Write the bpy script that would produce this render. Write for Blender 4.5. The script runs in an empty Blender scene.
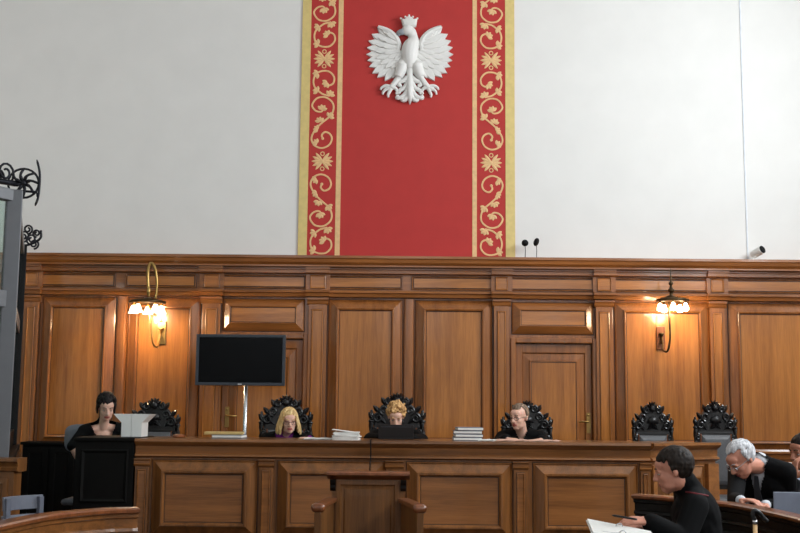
import bpy, bmesh, math, random
from mathutils import Vector, Matrix
random.seed(7)
S = bpy.context.scene
C = S.collection
PI = math.pi
V = Vector
# ------------------------------------------------------------------ camera
F = 1100.0
CAMZ = 1.60
PITCH = math.radians(7.35)
ROLL = math.radians(0.54)
cam_d = bpy.data.cameras.new('camera')
cam_d.sensor_width = 36.0
cam_d.lens = 36.0 * F / 800.0
cam = bpy.data.objects.new('camera', cam_d)
C.objects.link(cam)
RM = Matrix.Rotation(PI/2 + PITCH, 4, 'X') @ Matrix.Rotation(ROLL, 4, 'Z')
cam.matrix_world = Matrix.Translation((0, 0, CAMZ)) @ RM
S.camera = cam
R3 = RM.to_3x3()

def at(px, py, Y):
    "photo reading -> place in the room at distance Y"
    d = R3 @ V(((px-400)/F, (266.5-py)/F, -1))
    t = Y / d.y
    return V((d.x*t, Y, CAMZ + d.z*t))
def zz(py, Y, px=400): return at(px, py, Y).z
def xx(px, Y, py=360): return at(px, py, Y).x

# ------------------------------------------------------------------ materials
def newmat(name):
    m = bpy.data.materials.new(name); m.use_nodes = True
    nt = m.node_tree
    b = nt.nodes.get('Principled BSDF')
    return m, nt, b
def setin(b, **k):
    for n, v in k.items():
        n = n.replace('_', ' ')
        if n in b.inputs: b.inputs[n].default_value = v
def rgb(r, g, b):
    def l(c):
        c /= 255.0
        return c/12.92 if c <= 0.04045 else ((c+0.055)/1.055)**2.4
    return (l(r), l(g), l(b), 1)
def plain(name, col, rough=.6, metal=0, noise=.08, scale=12, bump=0, **k):
    m, nt, b = newmat(name)
    N = nt.nodes; L = nt.links
    tc = N.new('ShaderNodeTexCoord')
    no = N.new('ShaderNodeTexNoise'); no.inputs['Scale'].default_value = scale; no.inputs['Detail'].default_value = 4
    L.new(tc.outputs['Object'], no.inputs['Vector'])
    cr = N.new('ShaderNodeValToRGB')
    c = col
    cr.color_ramp.elements[0].color = (c[0]*(1-noise), c[1]*(1-noise), c[2]*(1-noise), 1)
    cr.color_ramp.elements[1].color = (min(1, c[0]*(1+noise)), min(1, c[1]*(1+noise)), min(1, c[2]*(1+noise)), 1)
    cr.color_ramp.elements[0].position = .3; cr.color_ramp.elements[1].position = .7
    L.new(no.outputs['Fac'], cr.inputs['Fac']); L.new(cr.outputs['Color'], b.inputs['Base Color'])
    setin(b, Roughness=rough, Metallic=metal)
    if bump:
        bp = N.new('ShaderNodeBump'); bp.inputs['Strength'].default_value = bump; bp.inputs['Distance'].default_value = .01
        L.new(no.outputs['Fac'], bp.inputs['Height']); L.new(bp.outputs['Normal'], b.inputs['Normal'])
    for n, v in k.items(): b.inputs[n.replace('_', ' ')].default_value = v
    return m
def wood(name, light, dark, axis='z', rough=.3, coat=.6, grain=1.0):
    m, nt, b = newmat(name)
    N = nt.nodes; L = nt.links
    tc = N.new('ShaderNodeTexCoord'); mp = N.new('ShaderNodeMapping')
    sc = {'z': (14, 14, .7), 'x': (.7, 14, 14), 'y': (14, .7, 14)}[axis]
    mp.inputs['Scale'].default_value = [s*grain for s in sc]
    L.new(tc.outputs['Object'], mp.inputs['Vector'])
    n1 = N.new('ShaderNodeTexNoise'); n1.inputs['Scale'].default_value = 1.0; n1.inputs['Detail'].default_value = 6; n1.inputs['Distortion'].default_value = .6
    L.new(mp.outputs['Vector'], n1.inputs['Vector'])
    n2 = N.new('ShaderNodeTexNoise'); n2.inputs['Scale'].default_value = 9; n2.inputs['Detail'].default_value = 3
    L.new(mp.outputs['Vector'], n2.inputs['Vector'])
    n3 = N.new('ShaderNodeTexNoise'); n3.inputs['Scale'].default_value = .8; n3.inputs['Detail'].default_value = 1
    L.new(tc.outputs['Object'], n3.inputs['Vector'])
    a1 = N.new('ShaderNodeMath'); a1.operation = 'MULTIPLY'; a1.inputs[1].default_value = .35
    L.new(n2.outputs['Fac'], a1.inputs[0])
    a2 = N.new('ShaderNodeMath'); a2.operation = 'MULTIPLY_ADD'; a2.inputs[1].default_value = .65
    L.new(n1.outputs['Fac'], a2.inputs[0]); L.new(a1.outputs[0], a2.inputs[2])
    a3 = N.new('ShaderNodeMath'); a3.operation = 'MULTIPLY_ADD'; a3.inputs[1].default_value = .35
    L.new(n3.outputs['Fac'], a3.inputs[0]); L.new(a2.outputs[0], a3.inputs[2])
    cr = N.new('ShaderNodeValToRGB')
    cr.color_ramp.elements[0].position = .47; cr.color_ramp.elements[0].color = dark
    cr.color_ramp.elements[1].position = .88; cr.color_ramp.elements[1].color = light
    L.new(a3.outputs[0], cr.inputs['Fac']); L.new(cr.outputs['Color'], b.inputs['Base Color'])
    setin(b, Roughness=rough)
    b.inputs['Coat Weight'].default_value = coat; b.inputs['Coat Roughness'].default_value = .1; b.inputs['Specular IOR Level'].default_value = .35
    bp = N.new('ShaderNodeBump'); bp.inputs['Strength'].default_value = .12; bp.inputs['Distance'].default_value = .002
    L.new(n2.outputs['Fac'], bp.inputs['Height']); L.new(bp.outputs['Normal'], b.inputs['Normal'])
    return m
def emis(name, col, st):
    m, nt, b = newmat(name)
    setin(b, Roughness=.4)
    b.inputs['Base Color'].default_value = col
    b.inputs['Emission Color'].default_value = col; b.inputs['Emission Strength'].default_value = st
    return m
M = {}
LF, DF = rgb(194, 124, 58), rgb(136, 80, 32)       # panel fields
LR, DR = rgb(174, 108, 54), rgb(110, 64, 30)         # rails, mouldings
M['field'] = wood('wood_field', LF, DF, 'z')
M['fieldx'] = wood('wood_field_horizontal', LF, DF, 'x')
M['rail'] = wood('wood_rail', LR, DR, 'x')
M['stile'] = wood('wood_stile', LR, DR, 'z')
M['bfield'] = wood('bench_wood_field', rgb(166, 106, 56), rgb(106, 64, 31), 'x')
M['brail'] = wood('bench_wood_rail', rgb(154, 98, 50), rgb(92, 56, 27), 'x')
M['bstile'] = wood('bench_wood_stile', rgb(154, 98, 50), rgb(92, 56, 27), 'z')
M['line'] = plain('dark_brown_line', rgb(52, 28, 14), .5)
M['redwood'] = wood('reddish_wood', rgb(150, 88, 50), rgb(92, 50, 26), 'z')
M['standwood'] = wood('witness_stand_wood', rgb(138, 90, 46), rgb(78, 48, 23), 'z', rough=.4, coat=.1)
M['darkwood'] = wood('dark_wood', rgb(24, 18, 14), rgb(9, 7, 5), 'z', rough=.5, coat=.05)
M['carved'] = plain('carved_dark_wood', rgb(17, 15, 16), .36, noise=.3)
M['carved'].node_tree.nodes['Principled BSDF'].inputs['Coat Weight'].default_value = .3
M['blackwood'] = wood('shade_box_black', rgb(14, 12, 9), rgb(5, 4, 3), 'z', rough=.6, coat=0)
M['leather'] = plain('grey_leather', rgb(92, 92, 94), .42, bump=.2, scale=60)
M['plaster'] = plain('white_plaster', rgb(232, 230, 226), .85, noise=.02, scale=3, bump=.02)
M['red'] = plain('red_cloth', rgb(186, 50, 46), .75, noise=.04, scale=5)
M['gold'] = plain('gold_paint', rgb(222, 198, 128), .55, noise=.06, scale=20)
M['goldpale'] = plain('pale_gold_paint', rgb(232, 190, 136), .6, noise=.08, scale=30)
M['eagle'] = plain('white_painted_relief', rgb(232, 230, 226), .5, noise=.03)
M['crownm'] = plain('cream_painted_relief', rgb(232, 230, 224), .45, noise=.03)
M['beak'] = plain('cool_grey_paint', rgb(150, 156, 162), .4)
M['floor'] = wood('floor_boards', rgb(92, 60, 36), rgb(54, 34, 20), 'y', rough=.4)
M['dais'] = plain('brown_carpet', rgb(58, 40, 30), .95, noise=.2, scale=60)
M['ceil'] = plain('ceiling_paint', rgb(222, 222, 218), .9, noise=.02)
M['metal'] = plain('grey_painted_metal', rgb(98, 99, 102), .42, metal=.2, noise=.04)
M['iron'] = plain('wrought_iron', rgb(36, 36, 42), .45, metal=.6, noise=.3)
M['rubber'] = plain('black_rubber', rgb(14, 14, 15), .6)
M['blackmetal'] = plain('black_metal', rgb(18, 18, 20), .45, metal=.1)
M['brass'] = plain('brass', rgb(176, 142, 84), .3, metal=.9, noise=.15)
M['oldbrass'] = plain('aged_bronze', rgb(84, 66, 44), .35, metal=.85, noise=.3)
M['chrome'] = plain('brushed_steel', rgb(196, 198, 200), .25, metal=.9, noise=.03)
M['screen'] = plain('dark_screen', rgb(7, 8, 10), .2, noise=.02)
M['bezel'] = plain('grey_plastic_bezel', rgb(62, 66, 72), .35)
M['blackplastic'] = plain('black_plastic', rgb(16, 17, 19), .35)
M['laptopgrey'] = plain('light_grey_laptop_shell', rgb(140, 146, 162), .4)
M['greyplastic'] = plain('grey_plastic', rgb(96, 100, 112), .45)
M['white'] = plain('white_plastic', rgb(226, 226, 222), .4, noise=.02)
M['paper'] = plain('white_paper', rgb(226, 225, 220), .8, noise=.04, scale=40)
M['cream'] = plain('cream_paper', rgb(200, 172, 112), .8, noise=.08, scale=30)
M['pinkp'] = plain('pinkish_paper', rgb(218, 178, 158), .8, noise=.06, scale=30)
M['greyfile'] = plain('grey_card', rgb(118, 120, 128), .7)
M['robe'] = plain('black_robe', rgb(7, 7, 8), .9, noise=.2, scale=40)
M['suit'] = plain('dark_suit', rgb(8, 8, 10), .9, noise=.2, scale=80)
M['purple'] = plain('purple_cloth', rgb(120, 22, 128), .7)
M['redtrim'] = plain('dark_red_piping', rgb(112, 20, 30), .7)
M['shirtw'] = plain('white_shirt', rgb(205, 208, 214), .8)
M['shirtb'] = plain('light_blue_shirt', rgb(176, 192, 214), .8)
M['tie'] = plain('dark_grey_tie', rgb(56, 58, 64), .7)
M['shoe'] = plain('black_shoe_leather', rgb(14, 12, 12), .35)
M['eyew'] = plain('eye_white', rgb(168, 156, 146), .3)
M['eyed'] = plain('eye_dark', rgb(30, 24, 20), .2)
M['lensfr'] = plain('dark_glasses_frame', rgb(34, 28, 30), .35)
M['silverfr'] = plain('silver_glasses_frame', rgb(190, 192, 196), .25, metal=.8)
M['lips'] = plain('lips', rgb(172, 88, 82), .5)
M['trous'] = plain('black_trousers', rgb(16, 16, 18), .85)
M['cablew'] = plain('pale_cable_duct', rgb(220, 224, 230), .5)
def skin(name, c):
    m = plain(name, c, .5, noise=.06, scale=14)
    b = m.node_tree.nodes['Principled BSDF']
    b.inputs['Subsurface Weight'].default_value = .12
    b.inputs['Subsurface Radius'].default_value = (.02, .008, .004)
    return m
M['skinA'] = skin('fair_skin', rgb(224, 178, 156))
M['skinB'] = skin('ruddy_skin', rgb(206, 142, 118))
M['skinC'] = skin('tan_skin', rgb(176, 116, 90))
def hairm(name, a, d):
    m, nt, b = newmat(name); N = nt.nodes; L = nt.links
    tc = N.new('ShaderNodeTexCoord'); mp = N.new('ShaderNodeMapping'); mp.inputs['Scale'].default_value = (90, 90, 14)
    no = N.new('ShaderNodeTexNoise'); no.inputs['Scale'].default_value = 1; no.inputs['Detail'].default_value = 4
    L.new(tc.outputs['Object'], mp.inputs['Vector']); L.new(mp.outputs['Vector'], no.inputs['Vector'])
    cr = N.new('ShaderNodeValToRGB'); cr.color_ramp.elements[0].color = d; cr.color_ramp.elements[1].color = a
    cr.color_ramp.elements[0].position = .35; cr.color_ramp.elements[1].position = .65
    L.new(no.outputs['Fac'], cr.inputs['Fac']); L.new(cr.outputs['Color'], b.inputs['Base Color'])
    bp = N.new('ShaderNodeBump'); bp.inputs['Strength'].default_value = .6; bp.inputs['Distance'].default_value = .004
    L.new(no.outputs['Fac'], bp.inputs['Height']); L.new(bp.outputs['Normal'], b.inputs['Normal'])
    setin(b, Roughness=.6); b.inputs['Specular IOR Level'].default_value = .25
    return m
M['hairblonde'] = hairm('blonde_hair', rgb(236, 208, 150), rgb(176, 136, 82))
M['haircurl'] = hairm('strawberry_blonde_hair', rgb(226, 182, 122), rgb(140, 96, 56))
M['hairblack'] = hairm('black_hair', rgb(22, 15, 15), rgb(8, 5, 5))
M['hairbrown'] = hairm('dark_brown_hair', rgb(44, 33, 26), rgb(17, 12, 9))
M['hairgrey'] = hairm('short_greying_hair', rgb(150, 130, 112), rgb(88, 70, 56))
M['hairwhite'] = hairm('white_hair', rgb(226, 226, 228), rgb(160, 160, 164))
for k_ in ('robe', 'suit', 'trous', 'blackwood', 'darkwood', 'rubber'): M[k_].node_tree.nodes['Principled BSDF'].inputs['Specular IOR Level'].default_value = .18
M['screen'].node_tree.nodes['Principled BSDF'].inputs['Specular IOR Level'].default_value = .12
M['bezel'].node_tree.nodes['Principled BSDF'].inputs['Specular IOR Level'].default_value = .3
def glassm(name, tint, rough=.02, base=.05):
    m, nt, b = newmat(name); N = nt.nodes; L = nt.links
    N.remove(b)
    tr = N.new('ShaderNodeBsdfTransparent'); tr.inputs[0].default_value = tint
    gl = N.new('ShaderNodeBsdfGlossy'); gl.inputs['Roughness'].default_value = rough; gl.inputs['Color'].default_value = (.9, .95, 1, 1)
    lw = N.new('ShaderNodeLayerWeight'); pw = N.new('ShaderNodeMath'); pw.operation = 'POWER'; pw.inputs[1].default_value = 3
    fr = N.new('ShaderNodeMath'); fr.operation = 'MULTIPLY_ADD'; fr.inputs[1].default_value = .6; fr.inputs[2].default_value = base
    L.new(lw.outputs['Facing'], pw.inputs[0]); L.new(pw.outputs[0], fr.inputs[0])
    mx = N.new('ShaderNodeMixShader')
    L.new(fr.outputs[0], mx.inputs[0]); L.new(tr.outputs[0], mx.inputs[1]); L.new(gl.outputs[0], mx.inputs[2])
    L.new(mx.outputs[0], N['Material Output'].inputs['Surface'])
    return m
M['glass'] = glassm('tinted_glass', (.78, .90, .86, 1), base=.16)
M['winglass'] = glassm('window_glass', (.95, .97, 1, 1))
M['bulb'] = emis('lit_bulb', (1, .83, .56, 1), 50)
M['shade'] = emis('frosted_glass_shade', (1, .86, .66, 1), 3.5)

# ------------------------------------------------------------------ object helpers
WM = {}
CLAMP = [None]
def empty(name, loc=(0, 0, 0), rz=0):
    o = bpy.data.objects.new(name, None); C.objects.link(o)
    o.location = loc; o.rotation_euler = (0, 0, rz); o.empty_display_size = .1
    WM[o] = Matrix.Translation(loc) @ Matrix.Rotation(rz, 4, 'Z')
    return o
def tag(o, label=None, cat=None, group=None, kind=None):
    if label: o['label'] = label
    if cat: o['category'] = cat
    if group: o['group'] = group
    if kind: o['kind'] = kind
    return o
def thing(name, label, cat, loc=(0, 0, 0), rz=0, group=None, kind=None):
    return tag(empty(name, loc, rz), label, cat, group, kind)
def obj(name, bm, mat, parent=None, smooth=False, world=True, bevel=0, loc=None, auto=True):
    """bm in world space (world=True) or already local to parent"""
    if parent is not None and world: bm.transform(WM[parent].inverted())
    if parent is None and loc is not None:
        bm.transform(Matrix.Translation(-V(loc)))
    if CLAMP[0]:
        for v in bm.verts:
            lim = CLAMP[0] - (WM[parent].translation.y if parent is not None and world else 0)
            if v.co.y > lim: v.co.y = lim
    me = bpy.data.meshes.new(name)
    bmesh.ops.recalc_face_normals(bm, faces=bm.faces)
    bm.to_mesh(me); bm.free()
    o = bpy.data.objects.new(name, me); C.objects.link(o)
    if isinstance(mat, (list, tuple)):
        for x in mat: me.materials.append(x)
    else: me.materials.append(mat)
    if parent is not None:
        o.parent = parent; WM[o] = WM[parent].copy()
    else:
        o.location = loc or (0, 0, 0); WM[o] = Matrix.Translation(o.location)
    if smooth:
        for p in me.polygons: p.use_smooth = True
    if bevel:
        md = o.modifiers.new('bevel', 'BEVEL'); md.width = bevel; md.segments = 2; md.limit_method = 'ANGLE'; md.angle_limit = math.radians(40)
    return o
def nb(): return bmesh.new()
def box(bm, x0, x1, y0, y1, z0, z1, mtx=None):
    vs = [bm.verts.new(v) for v in ((x0, y0, z0), (x1, y0, z0), (x1, y1, z0), (x0, y1, z0), (x0, y0, z1), (x1, y0, z1), (x1, y1, z1), (x0, y1, z1))]
    for f in ((0, 3, 2, 1), (4, 5, 6, 7), (0, 1, 5, 4), (1, 2, 6, 5), (2, 3, 7, 6), (3, 0, 4, 7)): bm.faces.new([vs[i] for i in f])
    if mtx: bmesh.ops.transform(bm, matrix=mtx, verts=vs)
    return vs
def loft(bm, rings, cap=True, closed=True):
    rr = [[bm.verts.new(p) for p in r] for r in rings]
    n = len(rr[0])
    for a, b in zip(rr, rr[1:]):
        for i in range(n if closed else n-1):
            bm.faces.new((a[i], a[(i+1) % n], b[(i+1) % n], b[i]))
    if cap:
        bm.faces.new(list(reversed(rr[0]))); bm.faces.new(rr[-1])
    return rr
def frame_dirs(pts):
    out = []
    prev = None
    for i, p in enumerate(pts):
        t = (pts[min(i+1, len(pts)-1)] - pts[max(i-1, 0)])
        t = t.normalized() if t.length > 1e-9 else V((0, 0, 1))
        if prev is None:
            up = V((0, 0, 1)) if abs(t.z) < .9 else V((1, 0, 0))
            n = t.cross(up).normalized()
        else:
            n = (prev - t*prev.dot(t))
            n = n.normalized() if n.length > 1e-6 else t.orthogonal().normalized()
        prev = n
        out.append((t, n, t.cross(n)))
    return out
def tube(bm, pts, r, seg=8):
    pts = [V(p) for p in pts]
    rs = r if isinstance(r, (list, tuple)) else [r]*len(pts)
    fr = frame_dirs(pts)
    rings = []
    for p, rad, (t, n, b) in zip(pts, rs, fr):
        rings.append([p + (n*math.cos(2*PI*k/seg) + b*math.sin(2*PI*k/seg))*rad for k in range(seg)])
    loft(bm, rings)
def spline(pts, n=6):
    pts = [V(p) for p in pts]
    P = [pts[0]*2 - pts[1]] + pts + [pts[-1]*2 - pts[-2]]
    out = []
    for i in range(1, len(P)-2):
        for k in range(n):
            t = k/n
            a, b, c, d = P[i-1], P[i], P[i+1], P[i+2]
            out.append(.5*((2*b) + (c-a)*t + (2*a-5*b+4*c-d)*t*t + (3*b-a-3*c+d)*t**3))
    out.append(pts[-1])
    return out
def lathe(bm, prof, c=(0, 0, 0), seg=20, axis=None):
    """prof list of (r,z)"""
    c = V(c)
    rings = [[V((max(r, 1e-4)*math.cos(2*PI*k/seg), max(r, 1e-4)*math.sin(2*PI*k/seg), z)) for k in range(seg)] for r, z in prof]
    if axis is not None:
        q = V((0, 0, 1)).rotation_difference(V(axis).normalized()).to_matrix()
        rings = [[q @ p for p in r] for r in rings]
    loft(bm, [[p + c for p in r] for r in rings])
def prism(bm, prof, x0, x1):
    """profile of (y,z) swept along x"""
    loft(bm, [[V((x0, y, z)) for y, z in prof], [V((x1, y, z)) for y, z in prof]])
def ell(bm, c, r, rot=None, seg=14, ring=9):
    c = V(c)
    rr = r if isinstance(r, (list, tuple)) else (r, r, r)
    top = []
    rings = []
    for i in range(1, ring):
        a = PI*i/ring
        rings.append([V((rr[0]*math.sin(a)*math.cos(2*PI*k/seg), rr[1]*math.sin(a)*math.sin(2*PI*k/seg), rr[2]*math.cos(a))) for k in range(seg)])
    rot = rot or Matrix.Identity(3)
    vr = [[bm.verts.new(c + rot @ p) for p in r_] for r_ in rings]
    t = bm.verts.new(c + rot @ V((0, 0, rr[2]))); b = bm.verts.new(c + rot @ V((0, 0, -rr[2])))
    for k in range(seg):
        bm.faces.new((t, vr[0][k], vr[0][(k+1) % seg]))
        bm.faces.new((b, vr[-1][(k+1) % seg], vr[-1][k]))
        for a_, b_ in zip(vr, vr[1:]):
            bm.faces.new((a_[k], b_[k], b_[(k+1) % seg], a_[(k+1) % seg]))
def cap(bm, a, ra, b, rb, seg=12):
    "tapered capsule"
    a = V(a); b = V(b); t = (b-a)
    L = t.length
    if L < 1e-6: return ell(bm, a, ra)
    t.normalize()
    pts, rs = [], []
    for k in range(1, 5):
        an = PI/2*k/4
        pts.append(a - t*ra*math.cos(an)); rs.append(ra*math.sin(an))
    for k in range(0, 4):
        an = PI/2*k/4
        pts.append(b + t*rb*math.sin(an)); rs.append(rb*math.cos(an))
    n = t.orthogonal().normalized(); m = t.cross(n)
    loft(bm, [[p + (n*math.cos(2*PI*k/seg) + m*math.sin(2*PI*k/seg))*max(r, 1e-4) for k in range(seg)] for p, r in zip(pts, rs)])
def remesh(bm, voxel, smooth=3, factor=.5, cut=None, solid=0):
    me = bpy.data.meshes.new('t'); bmesh.ops.recalc_face_normals(bm, faces=bm.faces); bm.to_mesh(me); bm.free()
    o = bpy.data.objects.new('t', me); C.objects.link(o)
    r = o.modifiers.new('r', 'REMESH'); r.mode = 'VOXEL'; r.voxel_size = voxel
    if smooth:
        s = o.modifiers.new('s', 'SMOOTH'); s.iterations = smooth; s.factor = factor
    dg = bpy.context.evaluated_depsgraph_get()
    dg.update()
    m2 = bpy.data.meshes.new_from_object(o.evaluated_get(dg))
    b2 = bmesh.new(); b2.from_mesh(m2)
    bpy.data.objects.remove(o); bpy.data.meshes.remove(me); bpy.data.meshes.remove(m2)
    if cut:
        dead = [v for v in b2.verts if cut(v.co)]
        bmesh.ops.delete(b2, geom=dead, context='VERTS')
    return b2
def raised_panel(bm, x0, x1, z0, z1, y, prof, cap_=True):
    """prof (inset, protrusion towards -y); rings of a mitred frame and the field"""
    rings = []
    for d, p in prof:
        rings.append([V((x0+d, y-p, z0+d)), V((x1-d, y-p, z0+d)), V((x1-d, y-p, z1-d)), V((x0+d, y-p, z1-d))])
    return loft(bm, rings, cap=cap_)
def edge_strip(x0, x1, z0, z1, y, p, parent, w=.005):
    bm = nb()
    raised_panel(bm, x0-w, x1+w, z0-w, z1+w, y, [(0, p-.004), (0, p+.0022), (2*w, p+.0022), (2*w, p-.004)], False)
    obj('dark_edge_strip', bm, M['line'], parent)  # thin dark brown strip laid around a panel edge
def panel_obj(name, x0, x1, z0, z1, y, prof, split, mf, mp, parent):
    "frame moulding is the part, its field a sub-part"
    bm = nb(); 
    pr = prof[:split]
    raised_panel(bm, x0, x1, z0, z1, y, pr + [(pr[-1][0]+.004, pr[-1][1]-.016)], False)
    fr = obj(name, bm, mf, parent)
    bm = nb()
    d, p = prof[split-1]
    raised_panel(bm, x0+d-.002, x1-d+.002, z0+d-.002, z1-d+.002, y-.001, [(0, p-.014), (0, prof[split][1]), (.004, prof[split][1]+.001)])
    obj('panel_field', bm, mp, fr)
    edge_strip(x0, x1, z0, z1, y, .0, fr, .006)
    edge_strip(x0+d+.004, x1-d-.004, z0+d+.004, z1-d-.004, y, prof[split][1]+.001, fr, .0035)
    return fr

# ------------------------------------------------------------------ room shell
YW = 11.56     # plaster face behind the panelling
YF = 11.50     # face of the panelling
XL, XR, YB, ZC = -5.0, 5.8, -4.0, 7.4
DZ = .30       # height of the dais
def struct(name, bm, mat, label=None, **k):
    o = obj(name, bm, mat, **k); o['kind'] = 'structure'
    if label: o['label'] = label
    return o
bm = nb(); box(bm, XL-.3, XR+.3, YB-.3, YW+.3, -.2, 0); struct('floor', bm, M['floor'])
bm = nb(); box(bm, XL-.3, XR+.3, YB-.3, YW+.3, ZC, ZC+.2); struct('ceiling', bm, M['ceil'])
bm = nb(); box(bm, XL-.3, XR+.3, YW, YW+.3, 0, ZC); struct('wall_back', bm, M['plaster'])
def wall_with_holes(name, axis, c0, c1, a0, a1, holes):
    bm = nb()
    def bx(s0, s1, z0, z1):
        if axis == 'x': box(bm, c0, c1, s0, s1, z0, z1)
        else: box(bm, s0, s1, c0, c1, z0, z1)
    cur = a0
    for h0, h1, z0, z1 in holes:
        bx(cur, h0, 0, ZC); bx(h0, h1, 0, z0); bx(h0, h1, z1, ZC); cur = h1
    bx(cur, a1, 0, ZC)
    return struct(name, bm, M['plaster'])
HR = [(-2.6, -.8, 3.2, 6.6), (.6, 2.4, 3.2, 6.6), (3.8, 5.6, 3.2, 6.6), (7.0, 8.8, 3.2, 6.6)]
HL = [(-2.6, -.8, 3.2, 6.6), (1.2, 3.0, 3.2, 6.6)]
HB = [(-3.6, -1.8, 3.2, 6.6), (-.6, 1.2, 3.2, 6.6), (2.4, 4.2, 3.2, 6.6)]
wall_with_holes('wall_right', 'x', XR, XR+.3, YB, YW, HR)
wall_with_holes('wall_left', 'x', XL-.3, XL, YB, YW, HL)
wall_with_holes('wall_rear', 'y', YB-.3, YB, XL-.3, XR+.3, HB)
wn = [0]
def window(axis, c, s0, s1, z0, z1, inward, power, col):
    wn[0] += 1
    o = empty('window_%d' % wn[0], (0, 0, 0)); o['kind'] = 'structure'
    bm = nb()
    def bx(b, a0, a1, q0, q1, t):
        if axis == 'x': box(b, c-t, c+t, a0, a1, q0, q1)
        else: box(b, a0, a1, c-t, c+t, q0, q1)
    w = .07
    bx(bm, s0, s0+w, z0, z1, .04); bx(bm, s1-w, s1, z0, z1, .04); bx(bm, s0, s1, z0, z0+w, .04); bx(bm, s0, s1, z1-w, z1, .04)
    bx(bm, (s0+s1)/2-.03, (s0+s1)/2+.03, z0, z1, .035)
    for k in (1/3, 2/3): bx(bm, s0, s1, z0+(z1-z0)*k-.025, z0+(z1-z0)*k+.025, .03)
    obj('window_frame', bm, M['white'], o)
    bm = nb(); bx(bm, s0+w, s1-w, z0+w, z1-w, .004); obj('window_pane', bm, M['winglass'], o)
    ld = bpy.data.lights.new('daylight', 'AREA'); ld.shape = 'RECTANGLE'; ld.size = (s1-s0)-.1; ld.size_y = (z1-z0)-.1
    ld.energy = power; ld.color = col
    lo = bpy.data.objects.new('daylight', ld); C.objects.link(lo)
    off = .12*(-1 if inward > 0 else 1)
    mid = (s0+s1)/2; zc = (z0+z1)/2
    off = 0.10
    if axis == 'x':
        lo.location = (c + inward*off, mid, zc); d = V((inward, 0, -.12))
    else:
        lo.location = (mid, c + inward*off, zc); d = V((0, inward, -.12))
    lo.rotation_euler = d.to_track_quat('-Z', 'Z').to_euler()
DAY = (.90, .955, 1.0)
PR, PL, PB = 225, 8, 28
for h in HR: window('x', XR+.12, *h, -1, PR*(1.85 if h[0] > 6 else 1.15 if h[0] > 3 else .7), DAY)
for h in HL: window('x', XL-.12, *h, 1, PL, DAY)
for h in HB: window('y', YB-.12, *h, 1, PB, DAY)
w = bpy.data.worlds.new('sky'); S.world = w; w.use_nodes = True
wnt = w.node_tree; bg = wnt.nodes['Background']
sky = wnt.nodes.new('ShaderNodeTexSky'); sky.sky_type = 'HOSEK_WILKIE'; sky.sun_direction = (.2, -.5, .8); sky.turbidity = 5
wnt.links.new(sky.outputs[0], bg.inputs[0]); bg.inputs[1].default_value = .6

# dais the court sits on
bm = nb(); box(bm, XL, XR, 9.0, YW, 0, DZ); o = struct('floor_dais', bm, M['dais'])

# ------------------------------------------------------------------ wood panelling
W = empty('trim_1', (0, YW, 0)); tag(W, 'glossy brown wood panelling along the back wall', None, None, 'structure')
bm = nb()
d1 = (xx(222, YF), xx(303, YF), zz(340, YF)); d2 = (xx(515.5, YF), xx(592, YF), zz(342, YF))
zt = zz(268, YF)
cur = XL
for a, b_, z in (d1, d2):
    box(bm, cur, a, YF, YW, DZ, zt); box(bm, a, b_, YF, YW, z, zt); cur = b_
box(bm, cur, XR, YF, YW, DZ, zt)
obj('backing_board', bm, M['stile'], W)
# cornice
yA, yB, yC = 11.27, 11.38, 11.44
prof = [(YW, zz(256, yA)), (yA, zz(256, yA)), (yA, zz(258.5, yA)), (yA+.012, zz(259.5, yA)), (yA+.02, zz(262.5, yA)), (yA+.05, zz(265, yA)),
        (yA+.05, zz(266.5, yA)), (yB, zz(267.5, yB)), (yB, zz(270, yB)), (yB+.015, zz(270.5, yB)), (yB+.015, zz(273.5, yB)), (yC, zz(275, yC)), (YW, zz(275, yC))]
bm = nb(); prism(bm, prof, XL, XR); obj('cornice', bm, M['rail'], W)
zfr0, zfr1 = zz(290.5, yC), zz(275.5, yC)
bm = nb(); box(bm, XL, XR, yC+.02, YW, zz(291, yC), zz(274.5, yC)); obj('frieze', bm, M['rail'], W)
prof = [(YW, zz(290.7, yC)), (yC, zz(290.7, yC)), (yC-.03, zz(291.5, yC)), (yC-.04, zz(293.5, yC)), (yC-.02, zz(294.5, yC)), (yC-.01, zz(297.5, yC)), (YF, zz(298.5, YF)), (YW, zz(298.5, YF))]
bm = nb(); prism(bm, prof, XL, XR); obj('frieze_moulding', bm, M['rail'], W)
def zt_(y): return zz(y, YF)
FP = [(0, 0), (0, .004), (.012, .008), (.016, .002), (.016, .002)]
def frieze(x0, x1):
    bm = nb(); X0, X1 = xx(x0, yC, 283), xx(x1, yC, 283)
    raised_panel(bm, X0, X1, zfr0+.012, zfr1-.008, yC+.02, [(0, 0), (0, .014), (.006, .016), (.012, .003), (.016, .003)])
    f = obj('frieze_panel', bm, M['stile'], W)
    bm = nb(); box(bm, X0+.0165, X1-.0165, yC+.010, yC+.02, zfr0+.0285, zfr1-.0245); obj('panel_field', bm, M['fieldx'], f)
    edge_strip(X0, X1, zfr0+.012, zfr1-.008, yC+.02, .0, f, .005); edge_strip(X0+.018, X1-.018, zfr0+.030, zfr1-.026, yC+.02, .0101, f, .003)
for a, b_ in ((-60, 22), (39, 115), (125, 196), (221, 306), (324, 402.5), (412, 493.5), (510.5, 595.5), (612.5, 710), (726, 818)):
    frieze(a, b_)
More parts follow.
